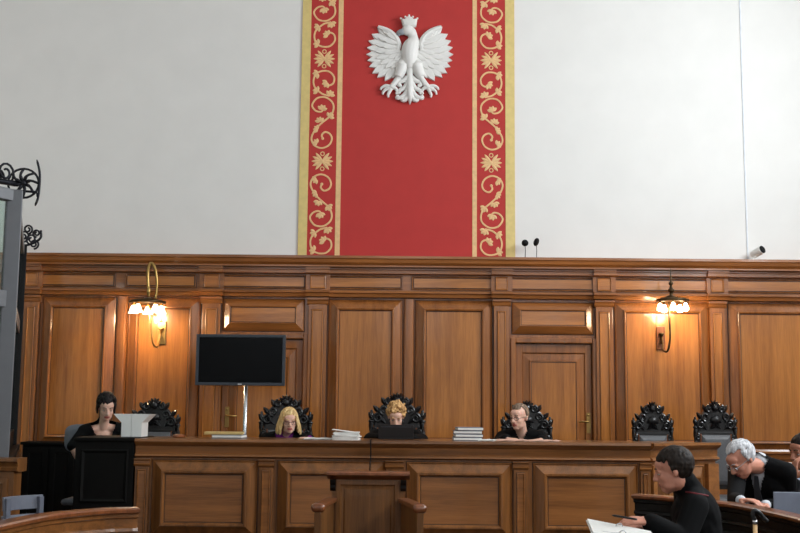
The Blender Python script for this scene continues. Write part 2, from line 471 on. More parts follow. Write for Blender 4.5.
# pilasters with their blocks in the entablature
PILS = [(21, 36), (200.5, 219), (307.5, 326), (494, 509.5), (596.5, 613.5), (711, 726.5), (822, 838)]
for a, b_ in PILS:
    X0, X1 = xx(a, YF-.05), xx(b_, YF-.05)
    zc = zz(299, YF-.05)
    bm = nb()
    box(bm, X0, X1, YF-.05, YF+.01, DZ, zc)
    p = obj('pilaster', bm, M['stile'], W, bevel=.004)
    bm = nb()
    prof = [(YF, zz(306, YF)), (YF-.055, zz(305.5, YF)), (YF-.062, zz(304.5, YF)), (YF-.07, zz(302, YF)), (YF-.085, zz(301, YF)), (YF-.085, zz(299, YF)), (YF, zz(299, YF))]
    prism(bm, prof, X0-.015, X1+.015); obj('capital', bm, M['rail'], p)
    bm = nb()
    raised_panel(bm, X0+.035, X1-.035, DZ+.7, zz(310, YF-.05), YF-.045, [(0, 0), (0, .012), (.008, .016), (.014, .0055), (.02, .0055)])
    obj('pilaster_panel', bm, M['field'], p)
    edge_strip(X0+.035, X1-.035, DZ+.7, zz(310, YF-.05), YF-.05, .0, p, .004); edge_strip(X0, X1, DZ+.7, zz(307, YF-.05), YF, .001, p, .006)
    bm = nb()
    q = -.035
    prof = [(YW, zz(267.6, yB)), (yB+q, zz(267.6, yB)), (yB+q, zz(270, yB)), (yB+q+.015, zz(270.5, yB)), (yB+q+.015, zz(273.5, yB)), (yC+q, zz(275, yC)),
            (yC+q+.02, zz(275.4, yC)), (yC+q+.02, zz(290.4, yC)), (yC+q-.01, zz(290.9, yC)), (yC+q-.04, zz(291.7, yC)), (yC+q-.05, zz(293.5, yC)), (yC+q-.03, zz(294.5, yC)), (yC+q-.02, zz(297.5, yC)), (YF+q, zz(298.5, YF)), (YW, zz(298.5, YF))]
    prism(bm, prof, X0-.03, X1+.03); e = obj('entablature_block', bm, M['rail'], p)
    bm = nb()
    raised_panel(bm, X0+.015, X1-.015, zfr0+.012, zfr1-.008, yC+q+.021, [(0, 0), (0, .012), (.006, .014), (.012, .003), (.016, .003)])
    obj('frieze_panel', bm, M['fieldx'], p)
    edge_strip(X0+.015, X1-.015, zfr0+.012, zfr1-.008, yC+q+.02, .0, p, .004)
# stiles
for a, b_ in ((115, 126), (403, 414)):
    bm = nb(); X0, X1 = xx(a, YF), xx(b_, YF)
    loft(bm, [[V((X0, YF, z)), V((X0+.012, YF-.03, z)), V((X0+.03, YF-.035, z)), V((X1-.03, YF-.035, z)), V((X1-.012, YF-.03, z)), V((X1, YF, z))] for z in (DZ, zz(299, YF))])
    obj('stile', bm, M['stile'], W)
# big panels
BP = [(0, 0), (.0, .012), (.012, .02), (.016, .014), (.085, .048), (.088, .062), (.094, .068), (.104, .066), (.112, .05), (.118, .038)]
ztop, zbot = zz(300.5, YF), zz(449, YF)
for a, b_ in ((-62, 19), (41, 114), (127, 199.5), (328, 402), (415, 492), (615, 709.5), (729, 820)):
    panel_obj('wall_panel', xx(a, YF), xx(b_, YF), zbot, ztop, YF, BP, 9, M['stile'], M['field'], W)
    # lower panel between the base rail and the dais
    panel_obj('lower_panel', xx(a, YF), xx(b_, YF), DZ+.22, zbot-.14, YF, BP, 9, M['rail'], M['fieldx'], W)
for a, b_, t, bt in ((221.5, 303.5, 300.5, 332.5), (512, 593.5, 301.5, 333)):
    prs = [(0, 0), (0, .012), (.01, .02), (.075, .055), (.08, .06), (.088, .055), (.092, .048)]
    panel_obj('overdoor_panel', xx(a, YF), xx(b_, YF), zz(bt, YF), zz(t, YF), YF, prs, 6, M['rail'], M['fieldx'], W)
# rail moulding under the panels and plinth
segs = [(XL, d1[0]-.1), (d1[1]+.1, d2[0]-.1), (d2[1]+.1, XR)]
for a, b_ in segs:
    bm = nb()
    zr = zz(445, YF)
    prism(bm, [(YF+.005, zr-.02), (YF-.04, zr-.01), (YF-.05, zr-.03), (YF-.05, zr-.05), (YF-.03, zr-.06), (YF-.02, zr-.11), (YF+.005, zr-.12)], a, b_)
    obj('chair_rail', bm, M['rail'], W)
    bm = nb(); prism(bm, [(YF+.005, DZ), (YF-.06, DZ), (YF-.06, DZ+.14), (YF-.04, DZ+.17), (YF+.005, DZ+.18)], a, b_); obj('plinth', bm, M['rail'], W)

# doors
def door(n, D, handle_px, side):
    o = empty('door_%d' % n, ((D[0]+D[1])/2, YF, DZ)); tag(o, None, None, None, 'structure')
    x0, x1, z1 = D
    bm = nb()
    wd = .055
    # architrave around the opening
    for r in ((x0-wd, x0, DZ, z1+wd), (x1, x1+wd, DZ, z1+wd), (x0, x1, z1, z1+wd)):
        box(bm, r[0], r[1], YF-.035, YF+.0, r[2], r[3])
    obj('architrave', bm, M['stile'], o, bevel=.01)
    bm = nb()
    t = .07
    yd = YF+.02
    box(bm, x0+.003, x0+.003+t, yd, yd+.045, DZ, z1-.004); box(bm, x1-t-.003, x1-.003, yd, yd+.045, DZ, z1-.004)
    box(bm, x0+t, x1-t, yd, yd+.045, z1-.1, z1-.004); box(bm, x0+t, x1-t, yd, yd+.045, DZ+.02, DZ+.2)
    lf = obj('door_leaf', bm, M['stile'], o, bevel=.006)
    pr = [(0, 0), (0, .01), (.01, .016), (.075, .028), (.08, .04), (.092, .04), (.1, .03)]
    panel_obj('door_panel', x0+t, x1-t, DZ+.2, z1-.1, yd+.03, pr, 6, M['stile'], M['field'], o)
    H = at(handle_px[0], handle_px[1], yd)
    bm = nb(); box(bm, H.x-.022, H.x+.022, yd-.006, yd+.001, H.z-.12, H.z+.09); hp = obj('handle_plate', bm, M['brass'], o, bevel=.003)
    bm = nb()
    tube(bm, [H+V((0, -.004, 0)), H+V((0, -.055, 0)), H+V((side*.012, -.065, 0)), H+V((side*.11, -.062, -.005))], .009)
    obj('door_handle', bm, M['brass'], hp, smooth=True)
    bm = nb(); ell(bm, H+V((0, -.012, .065)), (.012, .01, .012)); obj('keyhole_knob', bm, M['brass'], hp, smooth=True)
door(1, d1, (227, 415.5), 1)
door(2, d2, (588.5, 421.5), -1)

# ------------------------------------------------------------------ banner
YBn = YW-.012
def bx_at(px, py): return at(px, py, YBn).x
def midx(p0, p1, z=None): return p0
ztopb = 6.75; zb = zz(257.5, YBn)-.01
B0, B1, B2, B3 = 297.6, 306.6, 334.6, 339.6
E0, E1, E2, E3 = 472.3, 476.8, 505.8, 515.2
bX = [bx_at(p, 254) for p in (B0, B1, B2, B3, E0, E1, E2, E3)]
ban = thing('banner', 'tall red wall banner with gold bands and scroll borders behind the white eagle', 'banner', ((bX[0]+bX[7])/2, YW, zb))
bm = nb(); box(bm, bX[0], bX[7], YBn, YW-.001, zb, ztopb); obj('red_field', bm, M['red'], ban)
for a, b_ in ((0, 1), (6, 7), (2, 3), (4, 5)):
    bm = nb(); box(bm, bX[a], bX[b_], YBn-.003, YBn+.001, zb, ztopb); obj('gold_band', bm, M['gold'] if a in (0, 6) else M['goldpale'], ban)
# scroll ornament; coordinates read on the left border strip between the two rosettes
stems = [[(315.7, 91), (312.7, 87.1), (311.8, 81.5), (314, 75.3), (320.2, 72), (328, 72.5), (333.2, 78), (332.3, 84.3), (327, 86.5), (323, 84)],
         [(315.7, 91), (319, 93.5), (322.5, 95.5), (329, 97)],
         [(331, 117), (333.3, 109), (331.5, 102.9), (324.7, 98.4), (316.9, 98.9), (312.4, 102.9), (311, 107.5), (314.6, 111.8), (320, 112.9), (323, 110)],
         [(331, 116.5), (325, 121), (319, 126), (314.5, 131), (311.3, 137), (311.3, 142), (315, 147), (322, 149), (329, 146), (332, 140), (330, 135), (325, 133), (321.5, 136), (322.5, 139.5)]]
leaves = [(315, 75, 200, .9), (325, 84.5, 215, .9), (315.2, 91.5, 150, .85), (329.5, 95, 60, .9), (321.5, 109.5, 75, .9), (329.8, 117, 50, .85), (319, 121.5, 110, .85), (316, 130, 160, .8), (315.6, 143.5, 150, .8)]
def ribbon(bm, pts, wd, y, t=.004):
    pts = spline(pts, 5)
    n = len(pts)
    rings = []
    for i, p in enumerate(pts):
        tt = (pts[min(i+1, n-1)]-pts[max(i-1, 0)]).normalized()
        nn = V((tt.z, 0, -tt.x))*wd*.5
        rings.append([V((p.x-nn.x, y, p.z-nn.z)), V((p.x-nn.x*.8, y-t, p.z-nn.z*.8)), V((p.x+nn.x*.8, y-t, p.z+nn.z*.8)), V((p.x+nn.x, y, p.z+nn.z))])
    loft(bm, rings)
def petal(bm, c, ang, L, wd, y, t=.005):
    "lens shape starting at c, pointing along ang (x-z plane)"
    d = V((math.cos(ang), 0, math.sin(ang))); n = V((-d.z, 0, d.x))
    N = 7
    rings = []
    for i in range(N+1):
        s = i/N; w_ = wd*.5*max(.06, math.sin(PI*min(1, s*.92+.05))**.75)
        p = V(c) + d*L*s
        rings.append([V((p.x-n.x*w_, y, p.z-n.z*w_)), V((p.x, y-t*(.4+.6*math.sin(PI*s)), p.z)), V((p.x+n.x*w_, y, p.z+n.z*w_))])
    loft(bm, rings)
def build_scroll(flip):
    bm = nb()
    cx = (bX[1]+bX[2])/2 if not flip else (bX[5]+bX[6])/2
    yy = YBn-.001
    z59 = zz(59.6, YBn); z162 = zz(162, YBn)
    def conv(x, y, mode):
        zoff = z59 + (z162-z59)*(y-59.6)/(162-59.6)
        dx = (x-322.6)*(bX[2]-bX[1])/28.6
        if flip: dx = -dx
        if mode == 'dn': zoff = 2*z162 - zoff
        if mode == 'up': zoff = 2*z59 - zoff
        return V((cx+dx, 0, zoff))
    for mode in ('mid', 'dn', 'up'):
        for st in stems:
            pts = [conv(x, y, mode) for x, y in st]
            pts = [p for p in pts if p.z > zb+.02]
            if len(pts) > 2: ribbon(bm, pts, .02, yy)
        for x, y, an, s in leaves:
            p = conv(x, y, mode)
            if p.z < zb+.06: continue
            ang = math.radians(an)
            if mode != 'mid': ang = -ang
            if flip: ang = PI-ang
            for da in (-62, -20, 20, 62):
                petal(bm, p - V((math.cos(ang), 0, math.sin(ang)))*.015, ang+math.radians(da), .066*s, .042*s, yy-.001)
        p = conv(322.5, 139.5, mode); ell(bm, V((p.x, yy, p.z)), (.016, .004, .016), seg=10, ring=6)
    for z in (z59, z162):
        for k in range(5):
            for sg in (1, -1):
                an = math.radians(-52+k*26)
                if sg < 0: an = PI-an
                petal(bm, V((cx, 0, z)), an, .115, .034, yy-.001)
        ell(bm, V((cx, yy, z)), (.022, .007, .022), seg=10, ring=6)
        for s in (1, -1):
            c = V((cx, 0, z+s*.082))
            ribbon(bm, [c+V((math.cos(2*PI*k/8)*.02, 0, math.sin(2*PI*k/8)*.02)) for k in range(9)], .011, yy)
    obj('scroll_ornament', bm, M['goldpale'], ban)
build_scroll(False); build_scroll(True)

# ------------------------------------------------------------------ eagle relief
CLAMP[0] = YBn - .0045
EX = lambda x: 355 + x/4.845
EY = lambda y: 5 + y/4.845
YE = YBn-.03
ecen = at(EX(265), EY(260), YE)
eagle = thing('eagle_emblem', 'white crowned eagle relief with spread wings mounted high on the red banner', 'emblem', (ecen.x, YBn-.0045, ecen.z))
def ep(x, y, Y=None): return at(EX(x), EY(y), Y or YE)
def relief(bm, pts, y0, dome):
    "closed outline pushed out from the wall with a rounded shoulder"
    P = [ep(*p) for p in pts]
    c = sum(P, V())/len(P)
    rings = []
    for s, d in ((1, 0), (1, dome*.5), (.93, dome*.8), (.8, dome), (.4, dome*1.1)):
        rings.append([V((c.x+(p.x-c.x)*s, y0-d, c.z+(p.z-c.z)*s)) for p in P])
    loft(bm, rings)
def feather(bm, root, tip, wd, y, t):
    a, b_ = ep(*root), ep(*tip)
    d = (b_-a); L = d.length; d.normalize(); n = V((-d.z, 0, d.x))
    rings = []
    N = 9
    for i in range(N+1):
        s = i/N
        w_ = wd*.5*(0.55+.45*math.sin(PI*min(1, s*.8+.1)))*(1 if s < .72 else max(.05, math.cos((s-.72)/.28*PI/2)))
        p = a + d*L*s
        rings.append([V((p.x-n.x*w_, y, p.z-n.z*w_)), V((p.x-n.x*w_*.7, y-t*.75, p.z-n.z*w_*.7)), V((p.x, y-t*(1.0-.3*s), p.z)), V((p.x+n.x*w_*.7, y-t*.75, p.z+n.z*w_*.7)), V((p.x+n.x*w_, y, p.z+n.z*w_))])
    loft(bm, rings)
def wing(side):
    m = (lambda x: x) if side < 0 else (lambda x: 531-x)
    bm = nb()
    root_tips = [((190, 165), (108, 104)), ((178, 180), (82, 140)), ((180, 200), (66, 172)), ((180, 215), (58, 205)), ((182, 230), (55, 238)), ((186, 240), (60, 268)), ((190, 250), (68, 298)), ((196, 255), (84, 330)), ((204, 258), (108, 350)), ((212, 262), (145, 366)), ((220, 262), (182, 352)), ((228, 262), (208, 335))]
    for i, (r, t) in enumerate(root_tips):
        feather(bm, (m(r[0]), r[1]), (m(t[0]), t[1]), .094, YBn, .032+.001*(i % 2)*4)
    # covert feathers over them
    for i, (r, t) in enumerate([((200, 160), (132, 120)), ((192, 180), (112, 158)), ((190, 200), (100, 192)), ((192, 215), (98, 226)), ((196, 230), (104, 260)), ((204, 240), (122, 290)), ((214, 246), (148, 308)), ((224, 250), (176, 312)), ((232, 250), (204, 300))]):
        feather(bm, (m(r[0]), r[1]), (m(t[0]), t[1]), .075, YBn-.02, .03)
    for i, (r, t) in enumerate([((205, 170), (152, 138)), ((205, 190), (138, 172)), ((206, 208), (134, 205)), ((210, 222), (142, 238)), ((220, 232), (162, 262)), ((232, 240), (190, 272))]):
        feather(bm, (m(r[0]), r[1]), (m(t[0]), t[1]), .06, YBn-.036, .026)
    # leading edge: from the wing tip over the shoulder into the chest
    pts = [ep(m(x), y) for x, y in ((112, 106), (140, 116), (170, 132), (196, 158), (210, 190), (206, 218), (222, 236), (246, 244))]
    pts = spline(pts, 4)
    k = len(pts)
    tube(bm, [V((p.x, YBn-.03, p.z)) for p in pts], [.012+.022*math.sin(PI*min(1, i/k*.8+.12)) for i in range(k)], 8)
    obj('wing', bm, M['eagle'], eagle, smooth=False)
wing(-1); wing(1)
bm = nb()
# neck and torso
pts = spline([ep(x, y) for x, y in ((244, 122), (270, 122), (284, 145), (282, 175), (270, 205), (264, 240), (265, 275), (266, 310))], 4)
rr = [.03, .042, .043, .042, .043, .046, .055, .07, .08, .082, .084, .082, .08, .075, .07, .062, .055, .05]
n = len(pts)
tube(bm, [V((p.x, YBn-.035, p.z)) for p in pts], [.034+.062*math.sin(PI*max(0, (i/n-.28))/.72)**1.0 if i/n > .28 else .036+.012*i/n for i in range(n)], 14)
ell(bm, V((ep(256, 124).x, YBn-.045, ep(256, 124).z)), (.068, .05, .062)); ell(bm, V((ep(276, 140).x, YBn-.04, ep(276, 140).z)), (.05, .045, .07))
body = obj('eagle_body', remesh(bm, .008, 2), M['eagle'], eagle, smooth=True)
bm = nb()
b0 = ep(232, 132); b1 = ep(212, 140); b2 = ep(216, 153)
tube(bm, [V((p.x, YBn-.05, p.z)) for p in spline([b0, b1, b2], 4)], [.036, .035, .034, .032, .03, .026, .02, .014, .006], 8)
obj('beak', bm, M['beak'], body, smooth=True)
bm = nb()
relief(bm, [(232, 106), (222, 72), (236, 78), (246, 64), (262, 57), (276, 64), (288, 76), (302, 72), (296, 108), (264, 114)], YBn-.03, .05)
for x, y in ((222, 70), (244, 62), (262, 55), (280, 62), (302, 70)):
    p = ep(x, y); ell(bm, V((p.x, YBn-.06, p.z)), .012, seg=8, ring=6)
obj('crown', bm, M['crownm'], eagle, smooth=False)
for sd in (-1, 1):
    m = (lambda x: x) if sd < 0 else (lambda x: 529-x)
    bm = nb()
    def tb(ps, r): 
        q = spline([ep(m(x), y) for x, y in ps], 4)
        k = len(q)-1
        tube(bm, [V((p.x, YBn-.03, p.z)) for p in q], [r[0]+(r[1]-r[0])*i/k for i in range(k+1)], 10)
    tb([(246, 256), (236, 276), (230, 290)], (.03, .066)); tb([(232, 286), (220, 324), (208, 350)], (.070, .050))
    tb([(212, 350), (194, 376), (172, 402)], (.034, .028))
    for q in ([(176, 398), (150, 392), (130, 400), (124, 412)], [(174, 402), (152, 408), (138, 420), (134, 434)], [(174, 404), (166, 422), (160, 436), (162, 448)], [(180, 400), (196, 404), (204, 418), (198, 432)]):
        tb(q, (.024, .010))
    obj('leg', bm, M['eagle'], eagle, smooth=True)
bm = nb()
tube(bm, [V((ep(x, y).x, YBn-.028, ep(x, y).z)) for x, y in ((266, 290), (266, 340), (266, 400), (266, 440), (266, 482))], [.05, .036, .046, .044, .004], 10)
for sd in (-1, 1):
    m = (lambda x: 265+x*sd)
    for q in ([(10, 350), (28, 366), (48, 372), (52, 388), (38, 392)], [(6, 372), (24, 400), (42, 410), (56, 420), (46, 428)], [(4, 400), (20, 430), (40, 446), (62, 450), (56, 436)], [(2, 420), (12, 446), (22, 458), (34, 462), (40, 452)]):
        qq = spline([ep(m(x), y) for x, y in q], 4); k = len(qq)-1
        tube(bm, [V((p.x, YBn-.024, p.z)) for p in qq], [.032-.014*i/k for i in range(k+1)], 8)
obj('tail', bm, M['eagle'], eagle, smooth=True)

CLAMP[0] = None
# ------------------------------------------------------------------ small things on the upper wall
cc = at(758, 252, 11.42)
zcor = zz(256, yA)
def put(px, py, Y): return at(px, py, Y)
t = thing('security_camera', 'small white security camera with a black lens standing on the cornice at right', 'camera', (cc.x, 11.42, zcor))
bm = nb(); tube(bm, [V((cc.x-.05, 11.44, zcor)), V((cc.x-.05, 11.44, zcor+.04)), V((cc.x-.02, 11.42, zcor+.05))], .01); box(bm, cc.x-.09, cc.x-.01, 11.40, 11.48, zcor, zcor+.008); obj('bracket', bm, M['white'], t)
bm = nb(); ax = V((.55, -.75, .35)).normalized(); lathe(bm, [(.0, -.075), (.038, -.073), (.044, -.055), (.044, .05), (.04, .055), (0, .056)], cc+V((0, 0, .0)), 16, ax); bd = obj('camera_body', bm, M['white'], t, smooth=False)
bm = nb(); lathe(bm, [(0, .05), (.04, .05), (.042, .064), (.03, .072), (0, .070)], cc, 16, ax); obj('camera_lens', bm, M['rubber'], t)
for i, (px, py) in enumerate(((525, 243), (536.3, 242))):
    p = at(px, py, 11.40)
    o = thing('gooseneck_microphone', ('round black microphone head on a thin stem, nearer the red banner, on the cornice' if i == 0 else 'tilted black microphone head on a thin stem, farther from the red banner, on the cornice'), 'microphone', (p.x, 11.40, zcor), group=None)
    bm = nb(); tube(bm, [V((p.x, 11.40, zcor)), V((p.x+.004, 11.40, (zcor+p.z)/2)), V((p.x, 11.41, p.z))], .004, 6); lathe(bm, [(.022, 0), (.022, .006), (.008, .01), (0, .011)], (p.x, 11.40, zcor), 12); obj('stem', bm, M['blackmetal'], o)
    bm = nb(); ell(bm, p, (.036 if i == 0 else .028, .03, .036 if i == 0 else .045), Matrix.Rotation(.35*i, 3, 'Y')); obj('microphone_head', bm, M['rubber'], o, smooth=True)
a, b_ = at(740.5, 8, YW-.01), at(748, 256, YW-.01)
bm = nb(); box(bm, b_.x-.009, b_.x+.009, YW-.007, YW-.0005, zcor-.001, 6.9); tag(obj('cable_duct', bm, M['cablew'], None, bevel=.003), 'thin pale vertical cable duct on the white wall above the right lamp', 'cable duct')

# ------------------------------------------------------------------ wall lamps
def glass_bell(c, s=1.0):
    bm = nb(); lathe(bm, [(.012*s, .0), (.02*s, -.012*s), (.03*s, -.04*s), (.036*s, -.06*s), (.046*s, -.075*s), (.043*s, -.075*s), (.032*s, -.058*s), (.02*s, -.02*s), (.01*s, -.004*s)], c, 14)
    return bm
def wall_lamp(kind):
    Yl = 11.18
    if kind == 'left':
        dish = at(147.5, 301, Yl); dw = .185; plate = at(161.5, 333, YF-.06); top = at(152, 263, Yl)
    else:
        dish = at(672.5, 299.5, Yl); dw = .165; plate = at(661, 338, YF-.06); top = at(671, 268, Yl)
    t = thing('wall_lamp', 'lit brass wall lamp with a big curled hook on top, near the television' if kind == 'left' else 'lit bronze wall lamp with a pointed finial on top, on the right-hand panelling', 'wall lamp', (plate.x, YF-.06, plate.z))
    mm = M['brass'] if kind == 'left' else M['oldbrass']
    bm = nb(); box(bm, plate.x-.045, plate.x+.045, YF-.066, YF-.03, plate.z-.12, plate.z+.12); obj('wall_plate', bm, M['brass'] if kind == 'left' else M['redwood'], t, bevel=.006)
    bm = nb()
    lathe(bm, [(.0, .0), (.03, .0), (.026, -.02), (.012, -.03), (.012, -.09), (.022, -.1), (.0, -.12)], plate+V((0, -.03, .05)), 12)
    if kind == 'left':
        pts = [plate+V((0, -.02, .0)), plate+V((-.005, -.1, -.1)), at(157, 347, 11.25), at(153, 343, 11.2), at(150.5, 325, Yl), at(149.5, 305, Yl)]
    else:
        pts = [plate+V((0, -.02, .02)), plate+V((.0, -.08, -.06)), at(663, 350, 11.28), at(667.5, 351, 11.2), at(670, 340, Yl), at(669.5, 320, Yl), at(669, 302, Yl)]
    tube(bm, spline(pts, 6), .011, 10)
    obj('arm', bm, mm, t, smooth=True)
    bm = nb()
    lathe(bm, [(0, .04), (.03, .036), (.05, .02), (dw*.75, .012), (dw, .0), (dw*1.02, -.012), (dw, -.026), (dw*.9, -.02), (dw*.4, -.01), (0, -.012)], dish, 28)
    obj('canopy_dish', bm, M['oldbrass'], t, smooth=True)
    bm = nb()
    if kind == 'left':
        pts = spline([at(149, 298, Yl), at(148.2, 285, Yl), at(148, 272, Yl), at(150, 264.5, Yl), at(152.5, 264, Yl), at(155.5, 270, Yl), at(157, 282, Yl), at(156.5, 292, Yl), at(155.5, 299, Yl)], 5)
        tube(bm, pts, [.012 + .006*math.sin(PI*min(1, i/len(pts)*1.3)) for i in range(len(pts))], 10)
        ell(bm, at(148.7, 291, Yl), (.022, .022, .05))
        obj('hook', bm, M['brass'], t, smooth=True)
    else:
        lathe(bm, [(.0, .0), (.075, .0), (.05, .02), (.018, .03), (.018, .06), (.034, .07), (.038, .085), (.02, .1), (.012, .13), (.024, .145), (.024, .16), (.01, .175), (.008, .24), (.003, .3), (0, .33)], dish+V((-.012, 0, .012)), 16)
        obj('finial', bm, mm, t, smooth=True)
    n = 5
    for k in range(n):
        a = 2*PI*k/n + (.5 if kind == 'left' else .75)
        c = dish + V((math.cos(a)*dw*.8, math.sin(a)*dw*.8, -.03))
        bm = nb(); lathe(bm, [(0, .02), (.012, .018), (.014, -.004), (.018, -.012), (.0, -.014)], c, 10); sk = obj('lamp_holder', bm, mm, t, smooth=True)
        if kind == 'left':
            obj('glass_shade', glass_bell(c+V((0, 0, -.008)), 1.15), M['shade'], sk, smooth=True)
            bm = nb(); ell(bm, c+V((0, 0, -.055)), (.02, .02, .028)); obj('light_bulb', bm, M['bulb'], sk, smooth=True)
        else:
            bm = nb(); lathe(bm, [(0, -.012), (.012, -.014), (.022, -.04), (.031, -.065), (.028, -.085), (.0, -.095)], c, 12); obj('light_bulb', bm, M['bulb'], sk, smooth=True)
    ld = bpy.data.lights.new('lamp_glow', 'POINT'); ld.energy = 24 if kind == 'left' else 12; ld.color = (1, .72, .42); ld.shadow_soft_size = .07
    lo = bpy.data.objects.new('lamp_glow', ld); C.objects.link(lo); lo.location = dish + V((0, -.07, -.13)); lo.parent = None
wall_lamp('left'); wall_lamp('right')

# ------------------------------------------------------------------ television on a pole
YT = 10.95
tl, br = at(196.5, 334, YT), at(284.5, 386, YT)
tc_ = V(((tl.x+br.x)/2, YT, (tl.z+br.z)/2)); px_ = at(244, 410, YT).x
t = thing('television', 'large black flat television on a silver pole behind the bench', 'television', (px_, YT+.05, DZ))
bm = nb(); x0, x1, z0, z1 = tl.x, br.x, br.z, tl.z
raised_panel(bm, x0, x1, z0, z1, YT+.06, [(0, 0), (0, .055), (.004, .06), (.026, .06), (.03, .052)]); cs = obj('casing', bm, M['bezel'], t)
bm = nb(); box(bm, x0+.031, x1-.031, YT+.0068, YT+.0078, z0+.031, z1-.031); obj('screen', bm, M['screen'], t)
bm = nb(); box(bm, tc_.x-.02, tc_.x+.02, YT-.002, YT+.002, z0+.008, z0+.02); obj('badge', bm, M['chrome'], t)
bm = nb(); tube(bm, [V((px_, YT+.09, DZ+.02)), V((px_, YT+.09, z1-.15))], .021, 16); obj('pole', bm, M['chrome'], t, smooth=True)
bm = nb(); lathe(bm, [(0, .03), (.06, .03), (.19, .012), (.2, .0), (0, 0)], (px_, YT+.09, DZ), 28); obj('pole_base', bm, M['blackmetal'], t)
bm = nb(); box(bm, px_-.15, px_+.15, YT+.055, YT+.075, tc_.z-.1, tc_.z+.1); obj('mount', bm, M['blackmetal'], t)

# ------------------------------------------------------------------ judges' bench
YJ = 9.20
XB0, XB1 = xx(135, YJ, 470), xx(650, YJ, 470)
bench = thing('judges_bench', 'long brown panelled judges bench with pilasters running across the room', 'bench', ((XB0+XB1)/2, YJ+.4, DZ))
zT = zz(440.8, YJ+.0)
zl = lambda y: zz(y, YJ, 400)
YK = 9.95
def bench_profile(y):   # mouldings of the upper front; (distance in front, z)
    return [(y+.02, zT), (y-.05, zT), (y-.055, zl(443.5)), (y-.045, zl(445)), (y-.03, zl(446.5)), (y-.01, zl(448)), (y-.005, zl(455.5)), (y-.03, zl(456.5)), (y-.035, zl(458)), (y-.01, zl(459.5)), (y+.02, zl(460.5))]
bm = nb(); prism(bm, bench_profile(YJ), XB0, XB1); obj('top_moulding', bm, M['brail'], bench)
bm = nb(); box(bm, XB0, XB1, YJ+.02, YK, zT-.04, zT-.002); obj('bench_top', bm, M['brail'], bench, bevel=.004)
bm = nb(); box(bm, XB0, XB1, YJ, YJ+.04, DZ, zT-.04); obj('front_board', bm, M['bstile'], bench)
bm = nb(); box(bm, XB0, XB0+.04, YJ+.04, YK-.02, DZ, zT-.04); obj('end_board', bm, M['bstile'], bench)
bm = nb(); box(bm, XB0, XB1, YJ-.045, YJ, DZ, DZ+.14); obj('plinth', bm, M['brail'], bench, bevel=.01)
JP = [(0, 0), (0, .012), (.008, .018), (.012, .01), (.085, .06), (.09, .072), (.104, .072), (.118, .056), (.13, .046)]
JPS = [(a*.95, b_) for a, b_ in JP]
for a, b_ in ((152.5, 257.5), (277.5, 385), (406.5, 512), (533, 637.5)):
    panel_obj('front_panel', xx(a, YJ, 480), xx(b_, YJ, 480), zz(538, YJ), zz(461.8, YJ), YJ, JPS, 8, M['bstile'], M['bfield'], bench)
for a, b_ in ((135.3, 149.5), (259.5, 273.5), (386, 402.5), (513.5, 527), (640, 650)):
    X0, X1 = xx(a, YJ, 480), xx(b_, YJ, 480)
    bm = nb(); box(bm, X0, X1, YJ-.03, YJ+.005, DZ+.02, zl(461)); p = obj('pilaster', bm, M['bstile'], bench, bevel=.004)
    bm = nb(); prism(bm, [(YJ, zl(469)), (YJ-.034, zl(468.5)), (YJ-.045, zl(466.5)), (YJ-.035, zl(465.5)), (YJ-.035, zl(463)), (YJ-.05, zl(461.5)), (YJ-.05, zl(460.6)), (YJ, zl(460.6))], X0-.008, X1+.008); obj('capital', bm, M['brail'], p)
    bm = nb(); raised_panel(bm, X0+.022, X1-.022, DZ+.2, zl(471.5), YJ-.028, [(0, 0), (0, .01), (.006, .014), (.012, .005), (.016, .005)]); obj('pilaster_panel', bm, M['bfield'], p)
    edge_strip(X0+.022, X1-.022, DZ+.2, zl(471.5), YJ-.03, .0, p, .004)
# angled wing at the right-hand end
P0 = V((XB1, YJ-.0, 0)); P1 = at(715, 450, 9.62); P1.z = 0
wd = (P1-P0); WL = wd.length; wd.normalize(); wang = math.atan2(wd.y, wd.x)
MW = Matrix.Translation(P0) @ Matrix.Rotation(wang, 4, 'Z')
def wobj(name, bm, mat, **k):
    bm.transform(MW); return obj(name, bm, mat, bench, **k)
bm = nb(); prism(bm, bench_profile(0), 0, WL+.02); wobj('wing_moulding', bm, M['brail'])
bm = nb(); box(bm, 0, WL, 0, .04, DZ, zT-.04); wobj('wing_board', bm, M['bstile'])
bm = nb(); box(bm, 0, WL, .02, .5, zT-.04, zT-.003); wobj('wing_top', bm, M['brail'])
bm = nb(); raised_panel(bm, .05, WL-.16, DZ+.2, zz(462.5, 9.5), 0, JP[:8]+[(.13, .05)]); wobj('wing_panel', bm, M['bstile'])
for a, b_ in ((.0, .045), (WL-.13, WL)):
    bm = nb(); box(bm, a, b_, -.04, .005, DZ, zz(461, 9.5)); wobj('wing_pilaster', bm, M['bfield'], bevel=.004)
# clerk's black-draped desk at the left end
xa, xb = xx(72.5, YJ-.05, 470), xx(134.5, YJ-.05, 470)
desk = thing('clerk_desk', 'black clerk desk in front of the woman at the left end of the bench', 'desk', ((xa+xb)/2, 9.5, DZ))
zd = zz(437.5, YJ-.05, 105)
bm = nb(); box(bm, xa, xb-.004, YJ-.05, 9.85, zd-.03, zd); obj('desk_top', bm, M['blackwood'], desk, bevel=.006)
bm = nb(); box(bm, xa+.01, xb-.014, YJ-.03, YJ, DZ, zd-.03); obj('desk_front', bm, M['blackwood'], desk)
bm = nb(); raised_panel(bm, xa+.06, xb-.06, zz(505, YJ), zz(452, YJ), YJ-.03, [(0, 0), (0, .01), (.01, .014), (.03, .004), (.05, .004)]); obj('desk_panel', bm, M['blackwood'], desk)
for s in (xa+.01, xb-.04):
    bm = nb(); box(bm, s, s+.025, YJ, 9.83, DZ, zd-.03); obj('side_panel', bm, M['blackwood'], desk)
